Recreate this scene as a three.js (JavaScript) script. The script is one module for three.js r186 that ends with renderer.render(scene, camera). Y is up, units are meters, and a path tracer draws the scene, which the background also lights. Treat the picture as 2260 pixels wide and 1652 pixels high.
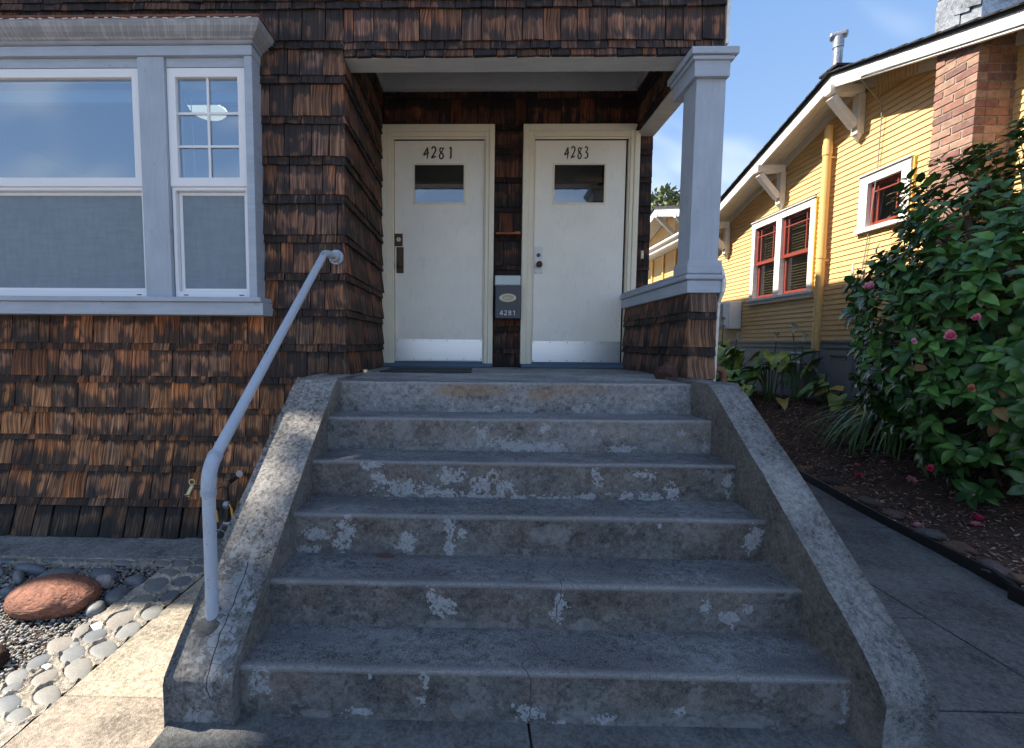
import * as THREE from 'three';
import { mergeGeometries } from 'three/addons/utils/BufferGeometryUtils.js';
import { RoundedBoxGeometry } from 'three/addons/geometries/RoundedBoxGeometry.js';
import { FontLoader } from 'three/addons/loaders/FontLoader.js';
import { TextGeometry } from 'three/addons/geometries/TextGeometry.js';

// ---------------------------------------------------------------- camera, sky, sun, exposure
const scene = new THREE.Scene();
const camera = new THREE.PerspectiveCamera(2 * Math.atan(826 / 1049.72) * 180 / Math.PI, 2260 / 1652, 0.05, 400);
camera.rotation.order = 'YXZ';
camera.rotation.set(-0.07251, 0.02232, 0.00752);
camera.position.set(0.7695, 0.2181, 4.5098);
camera.setViewOffset(2260, 1652, 103.86, -9.68, 2260, 1652);
scene.add(camera); camera.updateMatrixWorld(true); camera.updateProjectionMatrix();

const renderer = new THREE.WebGLRenderer({ antialias: true });
renderer.setSize(1024, 748);
renderer.toneMapping = THREE.LinearToneMapping;
renderer.toneMappingExposure = 4.3;
renderer.shadowMap.enabled = true;

const toSun = new THREE.Vector3(-0.93, 1, -0.175).normalize();
const sun = new THREE.DirectionalLight(new THREE.Color(1.0, 0.9, 0.75), 2.75);
sun.position.copy(toSun).multiplyScalar(30);
sun.castShadow = true;
sun.shadow.mapSize.set(4096, 4096);
Object.assign(sun.shadow.camera, { left: -14, right: 14, top: 14, bottom: -14, near: 1, far: 80 });
sun.shadow.radius = 1.4;
scene.add(sun, sun.target);

// deterministic random numbers and noise
function mulberry(a) { return () => { a |= 0; a = a + 0x6D2B79F5 | 0; let t = Math.imul(a ^ a >>> 15, 1 | a); t = t + Math.imul(t ^ t >>> 7, 61 | t) ^ t; return ((t ^ t >>> 14) >>> 0) / 4294967296; }; }
let rnd = mulberry(7);
const rr = (a, b) => a + (b - a) * rnd();
const pick = (a) => a[Math.floor(rnd() * a.length)];
const NT = new Float32Array(65536); { const q = mulberry(99); for (let i = 0; i < 65536; i++) NT[i] = q(); }
const sm = (t) => t * t * (3 - 2 * t);
const mod = (a, n) => ((a % n) + n) % n;
function vn(x, y, px = 256, py = 256, s = 0) {       // periodic value noise
  const xi = Math.floor(x), yi = Math.floor(y), fx = sm(x - xi), fy = sm(y - yi);
  const x0 = mod(xi, px), x1 = mod(xi + 1, px), y0 = mod(yi, py), y1 = mod(yi + 1, py);
  const h = (a, b) => NT[(a * 131 + b * 977 + s * 7919 + (a * b) % 613) & 65535];
  const p = h(x0, y0), q = h(x1, y0), r = h(x0, y1), t = h(x1, y1);
  return p + (q - p) * fx + (r - p) * fy + (p - q - r + t) * fx * fy;
}
function fbm(u, v, fx, fy, oct, s = 0) { let a = 0, w = 0.5, n = 0; for (let i = 0; i < oct; i++) { a += w * vn(u * fx, v * fy, fx, fy, s + i * 3); n += w; w *= 0.5; fx *= 2; fy *= 2; } return a / n; }
function cellEdge(x, y, s = 0) { // distance between the two nearest cells: small on the cracks
  const xi = Math.floor(x), yi = Math.floor(y); let a = 9, b = 9; for (let j = -1; j < 2; j++) for (let i = -1; i < 2; i++) { const k = ((xi + i) * 157 + (yi + j) * 311 + s * 71) & 32767, dx = xi + i + NT[k] - x, dy = yi + j + NT[k + 9000] - y, d = dx * dx + dy * dy; if (d < a) { b = a; a = d; } else if (d < b) b = d; }
  return Math.sqrt(b) - Math.sqrt(a);
}
const clamp = (x, a = 0, b = 1) => Math.min(b, Math.max(a, x));
const lerp = (a, b, t) => a + (b - a) * t;
const mixc = (a, b, t) => [lerp(a[0], b[0], t), lerp(a[1], b[1], t), lerp(a[2], b[2], t)];
const step = (a, b, x) => sm(clamp((x - a) / (b - a)));
const enc = (x) => { x = clamp(x); return Math.round(255 * (x <= 0.0031308 ? 12.92 * x : 1.055 * Math.pow(x, 1 / 2.4) - 0.055)); };

// the sky: air and thin cirrus, the same all round
{
  const w = 1024, h = 512, d = new Float32Array(w * h * 4);
  for (let j = 0; j < h; j++) for (let i = 0; i < w; i++) {
    const el = ((j + 0.5) / h - 0.5) * Math.PI, az = ((i + 0.5) / w - 0.5) * 2 * Math.PI;
    const dx = Math.cos(el) * Math.cos(az), dy = Math.sin(el), dz = Math.cos(el) * Math.sin(az);
    const e = Math.max(0, dy);
    let c = mixc([0.250, 0.322, 0.396], [0.0185, 0.063, 0.162], Math.pow(e, 0.33));
    const g = Math.max(0, dx * toSun.x + dy * toSun.y + dz * toSun.z);
    const glow = 0.12 * Math.pow(g, 5) + 0.25 * Math.pow(g, 40);
    c = [c[0] + glow, c[1] + glow * 0.93, c[2] + glow * 0.8];
    if (dy > 0.005) {
      const q = 1 / (dy + 0.22), X = dx * q, Z = dz * q, a = 0.5;
      const s1 = X * Math.cos(a) - Z * Math.sin(a), s2 = X * Math.sin(a) + Z * Math.cos(a);
      const wob = vn(s1 * 1.5 + 40, s2 * 1.5 + 40, 256, 256, 5) * 1.4;
      const ci = 0.55 * vn(s1 * 1.6 + wob + 60, s2 * 7 + wob + 60, 256, 256, 1) + 0.3 * vn(s1 * 4 + 60, s2 * 17 + wob * 2 + 60, 256, 256, 2) + 0.15 * vn(s1 * 10 + 60, s2 * 40 + 60, 256, 256, 3);
      const m = step(0.44, 0.84, ci) * 0.55 * step(0.0, 0.12, dy);
      c = mixc(c, [0.235, 0.265, 0.30], m);
    }
    if (dy < 0) c = [0.10, 0.10, 0.10];
    d.set([c[0], c[1], c[2], 1], (j * w + i) * 4);
  }
  const t = new THREE.DataTexture(d, w, h, THREE.RGBAFormat, THREE.FloatType);
  t.mapping = THREE.EquirectangularReflectionMapping; t.magFilter = t.minFilter = THREE.LinearFilter; t.needsUpdate = true;
  scene.background = t; scene.environment = t;
}

// ---------------------------------------------------------------- helpers
function tex(w, h, fn, color = true) {               // fn(u, v) -> linear rgb or a number
  const d = new Uint8Array(w * h * 4);
  for (let j = 0; j < h; j++) for (let i = 0; i < w; i++) {
    const c = fn((i + 0.5) / w, (j + 0.5) / h), k = (j * w + i) * 4;
    if (color) { d[k] = enc(c[0]); d[k + 1] = enc(c[1]); d[k + 2] = enc(c[2]); } else d[k] = d[k + 1] = d[k + 2] = Math.round(255 * clamp(c));
    d[k + 3] = 255;
  }
  const t = new THREE.DataTexture(d, w, h); t.wrapS = t.wrapT = THREE.RepeatWrapping; t.magFilter = THREE.LinearFilter; t.minFilter = THREE.LinearMipmapLinearFilter; t.generateMipmaps = true;
  if (color) t.colorSpace = THREE.SRGBColorSpace; t.needsUpdate = true; return t;
}
const rep = (t, x, y) => { const c = t.clone(); c.repeat.set(x, y); c.needsUpdate = true; return c; };
const lin = (r, g, b) => new THREE.Color().setRGB(r, g, b);
const mat = (o) => new THREE.MeshStandardMaterial({ roughness: 0.85, ...o });
const phys = (o) => new THREE.MeshPhysicalMaterial(o);
const names = new Map();
function numbered(n) { const k = names.get(n) || 0; names.set(n, k + 1); return k ? n + '_' + String(k).padStart(3, '0') : n; }
function shade(m) { m.castShadow = m.receiveShadow = true; return m; }
function part(name, geo, m, parent) { const o = shade(new THREE.Mesh(geo, m)); o.name = name; parent.add(o); return o; }
function thing(name, label, category, group) { const g = new THREE.Group(); g.name = numbered(name); g.userData = { label, category }; if (group) g.userData.group = group; scene.add(g); return g; }
function single(name, geo, m, label, category, group) { const o = shade(new THREE.Mesh(geo, m)); o.name = numbered(name); o.userData = { label, category }; if (group) o.userData.group = group; scene.add(o); return o; }
function structure(name, geo, m) { const o = shade(new THREE.Mesh(geo, m)); o.name = numbered(name); o.userData = { kind: 'structure', label: name.replace(/_/g, ' ') }; scene.add(o); return o; }
function node(name, parent) { const g = new THREE.Group(); g.name = name; parent.add(g); return g; }

// uv in metres by the main direction of each face
function uvm(geo, s = 1, ox = 0, oy = 0) {
  const g = geo.index ? geo.toNonIndexed() : geo; const p = g.attributes.position, uv = new Float32Array(p.count * 2);
  const a = new THREE.Vector3(), b = new THREE.Vector3(), c = new THREE.Vector3();
  for (let i = 0; i < p.count; i += 3) {
    a.fromBufferAttribute(p, i); b.fromBufferAttribute(p, i + 1); c.fromBufferAttribute(p, i + 2);
    const n = b.clone().sub(a).cross(c.clone().sub(a)); const ax = Math.abs(n.x), ay = Math.abs(n.y), az = Math.abs(n.z);
    [a, b, c].forEach((v, k) => { let U, V; if (ay >= ax && ay >= az) { U = v.x; V = v.z; } else if (ax >= az) { U = v.z; V = v.y; } else { U = v.x; V = v.y; } uv[(i + k) * 2] = U / s + ox; uv[(i + k) * 2 + 1] = V / s + oy; });
  }
  g.setAttribute('uv', new THREE.BufferAttribute(uv, 2)); return g;
}
// a box from corner to corner, edges rounded by r
function bx(x0, x1, y0, y1, z0, z1, r = 0.003) {
  const w = x1 - x0, h = y1 - y0, d = z1 - z0, m = Math.min(w, h, d);
  const g = r > 0 && m > 2.2 * r ? new RoundedBoxGeometry(w, h, d, 1, r) : new THREE.BoxGeometry(w, h, d);
  g.translate((x0 + x1) / 2, (y0 + y1) / 2, (z0 + z1) / 2); return uvm(g);
}
const merge = (l) => mergeGeometries(l.map((g) => { const q = g.index ? g.toNonIndexed() : g; for (const k of Object.keys(q.attributes)) if (!['position', 'normal', 'uv', 'color'].includes(k)) q.deleteAttribute(k); return q; }));
function raw(pos, uv, idx, col) {
  const g = new THREE.BufferGeometry(); g.setAttribute('position', new THREE.Float32BufferAttribute(pos, 3)); g.setAttribute('uv', new THREE.Float32BufferAttribute(uv, 2));
  if (col) g.setAttribute('color', new THREE.Float32BufferAttribute(col, 3)); if (idx) g.setIndex(idx); g.computeVertexNormals(); return g;
}
function tube(pts, r, seg = 24, rad = 10, closed = false) { return new THREE.TubeGeometry(new THREE.CatmullRomCurve3(pts.map((p) => new THREE.Vector3(...p)), closed, 'catmullrom', 0.12), seg, r, rad, closed); }
function rod(a, b, r, rad = 12, r2 = r) { const A = new THREE.Vector3(...a), B = new THREE.Vector3(...b), d = B.clone().sub(A); const g = new THREE.CylinderGeometry(r2, r, d.length(), rad); g.translate(0, d.length() / 2, 0); g.applyQuaternion(new THREE.Quaternion().setFromUnitVectors(new THREE.Vector3(0, 1, 0), d.normalize())); g.translate(A.x, A.y, A.z); return g; }
// a beam of rectangular section between two points lying in a plane x = const or with given up
function beam(a, b, w, h, side = [0, 0, 1]) {
  const A = new THREE.Vector3(...a), B = new THREE.Vector3(...b), d = B.clone().sub(A), L = d.length(); d.normalize();
  const s = new THREE.Vector3(...side).normalize(), u = s.clone().cross(d).normalize(), s2 = d.clone().cross(u);
  const g = new RoundedBoxGeometry(L, h, w, 1, 0.004); g.translate(L / 2, 0, 0); g.applyMatrix4(new THREE.Matrix4().makeBasis(d, u, s2)); g.translate(A.x, A.y, A.z); return uvm(g);
}
// profile of [z, y] points drawn along x with sections [x, inset]; v runs along the profile, u along x
function sweepX(prof, secs, uvf, jit = 0, seed = 1) {
  const n = prof.length, pos = [], uv = [], idx = []; let s = 0; const len = [0];
  for (let i = 1; i < n; i++) { s += Math.hypot(prof[i][0] - prof[i - 1][0], prof[i][1] - prof[i - 1][1]); len.push(s); }
  const nor = prof.map((p, i) => { const a = prof[Math.max(0, i - 1)], b = prof[Math.min(n - 1, i + 1)], dz = b[0] - a[0], dy = b[1] - a[1], l = Math.hypot(dz, dy); return [-dy / l, dz / l]; });
  for (const [x, inset] of secs) for (let i = 0; i < n; i++) {
    const j = jit ? (vn(x * 9 + 20, i * 3.7 + seed * 9, 256, 256, seed) - 0.5) * jit : 0;
    pos.push(x, prof[i][1] + nor[i][1] * (inset + j), prof[i][0] + nor[i][0] * (inset + j)); uv.push(...uvf(x, len[i], s));
  }
  for (let k = 0; k < secs.length - 1; k++) for (let i = 0; i < n - 1; i++) { const a = k * n + i, b = a + n; idx.push(a, a + 1, b, b, a + 1, b + 1); }
  const g = raw(pos, uv, idx); g.userData.rim = (k) => Array.from({ length: n }, (_, i) => [pos[(k * n + i) * 3 + 2], pos[(k * n + i) * 3 + 1]]); return g;
}
function flatX(poly, x, s = 1) { // polygon [z, y] filled at x
  const sh = new THREE.Shape(poly.map(([z, y]) => new THREE.Vector2(z, y))); const g = new THREE.ShapeGeometry(sh).toNonIndexed(); const p = g.attributes.position;
  for (let i = 0; i < p.count; i++) { const z = p.getX(i), y = p.getY(i); p.setXYZ(i, x, y, z); } g.computeVertexNormals(); return uvm(g, s);
}
function prism(poly, x0, x1, bev = 0) { // polygon [z, y] between x0 and x1
  const sh = new THREE.Shape(poly.map(([z, y]) => new THREE.Vector2(z, y)));
  const g = new THREE.ExtrudeGeometry(sh, { depth: x1 - x0 - 2 * bev, bevelEnabled: bev > 0, bevelSize: bev, bevelThickness: bev, bevelSegments: 1, bevelOffset: -bev }); g.translate(0, 0, bev);
  const p = g.attributes.position; for (let i = 0; i < p.count; i++) { const z = p.getX(i), y = p.getY(i), x = p.getZ(i); p.setXYZ(i, x0 + x, y, z); }
  const q = g.index ? g.toNonIndexed() : g; q.computeVertexNormals(); return uvm(q);
}
// ---------------------------------------------------------------- surfaces
const T = {};
// concrete, one metre square: cement, sand grains, pores, stains
T.con = tex(1024, 1024, (u, v) => {
  const big = fbm(u, v, 5, 5, 4, 1), mid = fbm(u, v, 40, 40, 3, 11), fine = vn(u * 340, v * 340, 340, 340, 21), f2 = vn(u * 700, v * 700, 700, 700, 25);
  let k = 0.72 + (big - 0.5) * 0.7 + (mid - 0.5) * 0.45 + (vn(u * 110, v * 110, 110, 110, 27) - 0.5) * 0.42 + (fine - 0.5) * 0.36 + (f2 - 0.5) * 0.22; if (fine > 0.93) k += 0.35; if (fine < 0.06) k -= 0.3;
  const br = step(0.5, 0.7, fbm(u, v, 7, 7, 4, 31)) * 0.22; return [k * lerp(0.83, 0.86, br), k * lerp(0.83, 0.79, br), k * lerp(0.82, 0.70, br)].map((x) => clamp(x, 0.03, 1));
});
T.conB = tex(512, 512, (u, v) => 0.5 + (fbm(u, v, 24, 24, 3, 41) - 0.5) * 0.7 + (vn(u * 240, v * 240, 240, 240, 43) - 0.5) * 0.7, false);
// painted boards: faint brush marks, thin places where the wood shows
T.paint = tex(512, 512, (u, v) => {
  const a = fbm(u, v, 6, 60, 3, 51), b = fbm(u, v, 9, 9, 4, 53), c = vn(u * 30, v * 300, 30, 300, 55); let k = 0.9 + (a - 0.5) * 0.16 + (b - 0.5) * 0.16 + (c - 0.5) * 0.07;
  const bare = step(0.76, 0.84, fbm(u, v, 14, 30, 4, 57)) * 0.35; return [lerp(k, 0.42, bare), lerp(k, 0.42, bare), lerp(k * 1.0, 0.40, bare)];
});
T.paintV = tex(512, 512, (u, v) => {
  const a = fbm(u, v, 60, 6, 3, 61), b = fbm(u, v, 8, 8, 4, 63), c = vn(u * 300, v * 30, 300, 30, 65); let k = 0.9 + (a - 0.5) * 0.16 + (b - 0.5) * 0.16 + (c - 0.5) * 0.07;
  const bare = step(0.76, 0.84, fbm(u, v, 30, 14, 4, 67)) * 0.35; return [lerp(k, 0.45, bare), lerp(k, 0.45, bare), lerp(k, 0.43, bare)];
});
T.enamel = tex(512, 512, (u, v) => { const b = fbm(u, v, 5, 5, 4, 73), c = vn(u * 200, v * 24, 200, 24, 75), sc = step(0.70, 0.78, fbm(u, v, 26, 9, 3, 77)) * 0.05, k = 0.93 + (b - 0.5) * 0.12 + (c - 0.5) * 0.05 - sc; return [k, k * 0.995, k * 0.985]; });
T.chips = tex(256, 1024, (u, v) => { const k = 0.92 + (fbm(u, v, 6, 10, 4, 301) - 0.5) * 0.16, ch = fbm(u, v, 18, 40, 3, 303), r = step(0.82, 0.83, ch); return mixc([k, k, k], ch > 0.84 ? [0.35, 0.16, 0.07] : [0.6, 0.55, 0.5], r); });
T.brush = tex(256, 256, (u, v) => 0.5 + (fbm(u, v, 8, 60, 3, 71) - 0.5) * 0.8, false);
// cedar shingles: 32 different pieces in one sheet, each 0.2 m by 0.3 m
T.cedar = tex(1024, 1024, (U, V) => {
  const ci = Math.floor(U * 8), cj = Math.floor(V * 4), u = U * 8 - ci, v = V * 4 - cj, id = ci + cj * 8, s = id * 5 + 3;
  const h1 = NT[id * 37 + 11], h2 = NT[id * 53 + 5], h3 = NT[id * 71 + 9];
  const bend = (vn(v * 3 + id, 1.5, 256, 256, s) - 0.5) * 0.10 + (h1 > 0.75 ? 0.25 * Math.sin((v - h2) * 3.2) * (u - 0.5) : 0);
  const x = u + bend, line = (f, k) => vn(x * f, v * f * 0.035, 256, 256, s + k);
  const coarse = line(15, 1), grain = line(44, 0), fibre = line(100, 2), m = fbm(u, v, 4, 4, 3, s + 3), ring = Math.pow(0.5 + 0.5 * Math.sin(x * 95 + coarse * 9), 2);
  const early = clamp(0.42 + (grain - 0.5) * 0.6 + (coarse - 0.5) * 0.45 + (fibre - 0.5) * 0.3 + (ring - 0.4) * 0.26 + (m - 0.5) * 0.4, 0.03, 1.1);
  // black mildew that creeps along the fibres from the butt, and tar-like tannin runs that also paint in the shadow of the course above: blotches, not everywhere
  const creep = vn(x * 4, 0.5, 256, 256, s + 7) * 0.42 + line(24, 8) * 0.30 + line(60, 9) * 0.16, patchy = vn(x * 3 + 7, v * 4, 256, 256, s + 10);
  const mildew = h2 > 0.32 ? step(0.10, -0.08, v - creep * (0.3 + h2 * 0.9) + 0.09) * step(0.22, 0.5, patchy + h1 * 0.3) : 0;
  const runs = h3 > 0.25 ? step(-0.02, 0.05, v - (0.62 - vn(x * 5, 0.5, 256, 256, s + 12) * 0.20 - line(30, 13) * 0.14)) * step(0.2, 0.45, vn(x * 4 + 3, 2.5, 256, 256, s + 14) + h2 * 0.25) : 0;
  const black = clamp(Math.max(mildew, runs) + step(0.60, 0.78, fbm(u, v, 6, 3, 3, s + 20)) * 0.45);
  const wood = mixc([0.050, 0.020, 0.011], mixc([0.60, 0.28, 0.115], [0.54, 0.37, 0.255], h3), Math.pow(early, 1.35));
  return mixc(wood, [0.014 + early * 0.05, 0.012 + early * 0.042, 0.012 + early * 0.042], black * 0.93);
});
T.cedarB = tex(512, 512, (u, v) => 0.5 + (vn(u * 400, v * 10, 400, 10, 81) - 0.5) * 0.7 + (vn(u * 160, v * 6, 160, 6, 83) - 0.5) * 0.6, false);
// bricks, clay and mortar
T.clay = tex(512, 512, (u, v) => { const a = fbm(u, v, 8, 8, 4, 91), b = fbm(u, v, 60, 60, 2, 93); const k = 0.8 + (a - 0.5) * 0.7 + (b - 0.5) * 0.4; const pale = step(0.58, 0.72, fbm(u, v, 11, 11, 3, 95)) * 0.35; return mixc([k * 0.9, k * 0.85, k * 0.82], [0.95, 0.9, 0.86], pale); });
T.stone = tex(512, 512, (u, v) => { const a = fbm(u, v, 4, 4, 4, 101), b = fbm(u, v, 50, 50, 2, 103), c = vn(u * 220, v * 220, 220, 220, 104); const vein = step(0.035, 0.0, Math.abs(fbm(u, v, 3, 5, 4, 105) - 0.5)) * 0.22; const k = 0.78 + (a - 0.5) * 0.5 + (b - 0.5) * 0.2 + (c - 0.5) * 0.16 + vein; return [k, k, k]; });
T.rock = tex(512, 512, (u, v) => { const a = fbm(u, v, 5, 5, 5, 111), b = fbm(u, v, 30, 30, 3, 113), k = 0.72 + (a - 0.5) * 0.8 + (b - 0.5) * 0.5; const pale = step(0.55, 0.68, fbm(u, v, 9, 9, 4, 115)) * 0.5, dk = step(0.57, 0.68, fbm(u, v, 14, 14, 4, 117)) * 0.5; return mixc(mixc([k, k * 0.95, k * 0.92], [1, 0.93, 0.86], pale), [0.33, 0.26, 0.23], dk); });
T.rockB = tex(512, 512, (u, v) => fbm(u, v, 14, 14, 5, 121), false);
// the flights: six strips, each a riser (0.171 m) with the tread above it
const RISE = 0.1709, TREAD = 0.2432, L0 = 1.8105, SX0 = -0.005, SX1 = 1.988;
const flakes = [
  [[0.33, 0.01, 0.05, 0.012], [0.44, 0.012, 0.08, 0.02], [0.52, 0.02, 0.06, 0.016], [0.85, 0.012, 0.05, 0.015], [0.70, 0.03, 0.06, 0.02]],
  [[0.40, 0.10, 0.035, 0.03], [0.46, 0.05, 0.05, 0.045], [0.52, 0.035, 0.22, 0.025], [0.565, 0.13, 0.025, 0.03], [0.60, 0.02, 0.07, 0.03], [0.765, 0.02, 0.08, 0.022], [0.70, 0.12, 0.015, 0.02], [0.92, 0.11, 0.02, 0.016], [0.985, 0.06, 0.012, 0.07]],
  [[0.14, 0.15, 0.05, 0.02], [0.16, 0.08, 0.05, 0.05], [0.22, 0.05, 0.09, 0.04], [0.30, 0.03, 0.16, 0.022], [0.33, 0.11, 0.05, 0.035], [0.41, 0.05, 0.05, 0.06], [0.455, 0.06, 0.055, 0.065], [0.40, 0.015, 0.34, 0.014], [0.56, 0.01, 0.16, 0.012], [0.655, 0.015, 0.08, 0.018], [0.68, 0.10, 0.025, 0.05], [0.80, 0.02, 0.11, 0.028], [0.79, 0.13, 0.05, 0.02], [0.855, 0.04, 0.03, 0.04], [0.985, 0.08, 0.016, 0.06]],
  [[0.11, 0.12, 0.035, 0.055], [0.05, 0.09, 0.05, 0.03], [0.04, 0.015, 0.06, 0.025], [0.10, 0.03, 0.03, 0.03], [0.24, 0.06, 0.035, 0.035], [0.335, 0.13, 0.03, 0.04], [0.335, 0.05, 0.02, 0.06], [0.36, 0.10, 0.018, 0.02], [0.78, 0.15, 0.02, 0.012], [0.98, 0.10, 0.035, 0.06]],
  [[0.305, 0.12, 0.02, 0.03], [0.33, 0.09, 0.05, 0.03], [0.55, 0.12, 0.025, 0.05], [0.545, 0.07, 0.02, 0.03], [0.82, 0.10, 0.02, 0.02], [0.87, 0.07, 0.03, 0.03], [0.90, 0.10, 0.02, 0.02]],
  [[0.035, 0.13, 0.03, 0.045], [0.20, 0.03, 0.05, 0.014], [0.31, 0.12, 0.012, 0.05], [0.305, 0.08, 0.015, 0.025], [0.485, 0.03, 0.05, 0.03], [0.53, 0.01, 0.05, 0.01], [0.60, 0.025, 0.03, 0.02], [0.73, 0.06, 0.02, 0.02], [0.22, 0.15, 0.01, 0.01], [0.99, 0.08, 0.012, 0.05]],
];
const films = [[], [[0.2, 0.12, 0.06, 0.1]], [], [[0.55, 0.1, 0.1, 0.06]], [[0.33, 0.0, 0.1, 0.05], [0.43, 0.0, 0.08, 0.05], [0.60, 0.02, 0.06, 0.04], [0.52, 0.22, 0.05, 0.02]], [[0.37, 0.05, 0.05, 0.045], [0.56, 0.03, 0.06, 0.035], [0.84, 0.03, 0.10, 0.035], [0.74, 0.02, 0.07, 0.03], [0.13, 0.02, 0.06, 0.02]]];
T.flight = tex(2048, 2048, (U, V) => {
  const k = 5 - Math.min(5, Math.floor(V * 6)), s = (V * 6 - Math.floor(V * 6)) * 0.42, x = U * 1.993, sd = k * 17;
  const big = vn(x * 4 + 9 * k, s * 9 + 20 + k * 5, 256, 256, sd) * 0.6 + vn(x * 11 + 9, s * 22 + 20, 256, 256, sd + 1) * 0.4, mid = vn(x * 45, s * 55, 256, 256, sd + 2) * 0.6 + vn(x * 110, s * 110, 256, 256, sd + 3) * 0.4, fine = vn(x * 420, s * 420, 1024, 1024, sd + 4), f2 = vn(x * 210, s * 210, 1024, 1024, sd + 6);
  let c;
  const riser = s < RISE + 0.004;
  if (riser) {
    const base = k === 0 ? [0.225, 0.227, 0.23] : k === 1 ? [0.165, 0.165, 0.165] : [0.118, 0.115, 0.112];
    const kk = 1 + (big - 0.5) * 0.75 + (mid - 0.5) * 0.95 + (fine - 0.5) * 0.7 + (f2 - 0.5) * 0.3; c = base.map((b) => b * kk);
    const brown = step(0.42, 0.72, vn(x * 7 + 3, s * 10 + k, 256, 256, sd + 8) * 0.55 + vn(x * 40, s * 40, 256, 256, sd + 9) * 0.25 + (s > 0.07 ? 0.22 : 0)) * (k === 0 ? 0.25 : 0.42);
    c = mixc(c, [c[0] * 1.22, c[1] * 0.95, c[2] * 0.75], brown);
    const pale = step(0.60, 0.78, vn(x * 14 + 5, s * 16 + 9, 256, 256, sd + 10) * 0.6 + vn(x * 90, s * 90, 256, 256, sd + 11) * 0.4); c = mixc(c, [0.24, 0.228, 0.22], pale * 0.5);
    if (k === 0) { const rust = Math.max(step(0.5, 0.8, 1 - Math.hypot((x - 0.75) / 0.35, (s - 0.13) / 0.06) + mid * 0.5), step(0.5, 0.8, 1 - Math.hypot((x - 1.15) / 0.12, (s - 0.11) / 0.07) + mid * 0.5), 0.7 * step(0.55, 0.8, 1 - Math.hypot((x - 1.35) / 0.35, (s - 0.14) / 0.05) + mid * 0.5)); c = mixc(c, [0.30, 0.17, 0.07], rust * 0.45); }
  } else {
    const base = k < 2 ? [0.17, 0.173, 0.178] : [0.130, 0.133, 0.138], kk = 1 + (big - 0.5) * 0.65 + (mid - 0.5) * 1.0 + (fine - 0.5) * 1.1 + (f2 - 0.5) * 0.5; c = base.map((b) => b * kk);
    if (fine > 0.95) c = [0.36, 0.36, 0.36];
    const grime = step(0.52, 0.75, vn(x * 5 + 2, s * 12 + 4, 256, 256, sd + 13) * 0.6 + mid * 0.4); c = mixc(c, [0.07, 0.072, 0.075], grime * 0.5);
  }
  // aggregate laid bare on the worn nosing
  const nose = step(0.024, 0.006, Math.abs(s - RISE - 0.006) + (fine - 0.5) * 0.03 + (mid - 0.5) * 0.014);
  if (s > RISE - 0.010) c = mixc(c, [0.33, 0.327, 0.325].map((q) => q * (0.5 + fine * 0.9)), nose * 0.5);
  // old paint that has not flaked off yet, with a crackled outline
  const ws = vn(x * 30, s * 30, 256, 256, sd + 30), w2 = vn(x * 85, s * 85, 512, 512, sd + 31), w3 = vn(x * 200, s * 200, 512, 512, sd + 32), cell = () => cellEdge(x * 42 + (ws - 0.5) * 1.2, s * 42 + (w2 - 0.5), sd) < 0.05;
  let fl = -1; for (const [fx, fs, rx, rs] of flakes[k]) fl = Math.max(fl, 1.05 - Math.hypot((x / 1.993 - fx) * 1.993 / (rx * 1.15), (s - fs) / (rs * 1.1)));
  fl += (ws - 0.5) * 1.1 + (w2 - 0.5) * 1.1 + (w3 - 0.5) * 0.7;
  if (riser && fl > 0.34 && !cell()) c = [0.31, 0.322, 0.335].map((q) => q * (0.8 + mid * 0.35));
  let fm = -1; for (const [fx, fs, rx, rs] of films[k]) fm = Math.max(fm, 1.1 - Math.hypot((x / 1.993 - fx) * 1.993 / (rx * 1.2), (s - fs) / rs));
  fm += (ws - 0.5) * 0.25 + (w2 - 0.5) * 0.18; c = mixc(c, [0.25, 0.253, 0.256], step(0.3, 0.42, fm) * (0.2 + mid * 0.35));
  // shrinkage cracks
  for (const [cx, a] of k === 4 ? [[1.10, 0.05]] : k === 5 ? [[0.98, 0.05]] : []) { const cl = cx + (vn(s * 14 + 3, 2.5, 256, 256, sd + 40) - 0.5) * a * 2 + (vn(s * 60 + 3, 2.5, 256, 256, sd + 41) - 0.5) * 0.012; if (Math.abs(x - cl) < 0.0016 && s < 0.36) c = [0.045, 0.045, 0.045]; }
  return c;
});
T.flightB = tex(1024, 1024, (u, v) => 0.5 + (fbm(u, v, 60, 60, 2, 131) - 0.5) * 0.5 + (vn(u * 430, v * 430, 430, 430, 133) - 0.5) * 0.7, false);
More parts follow.
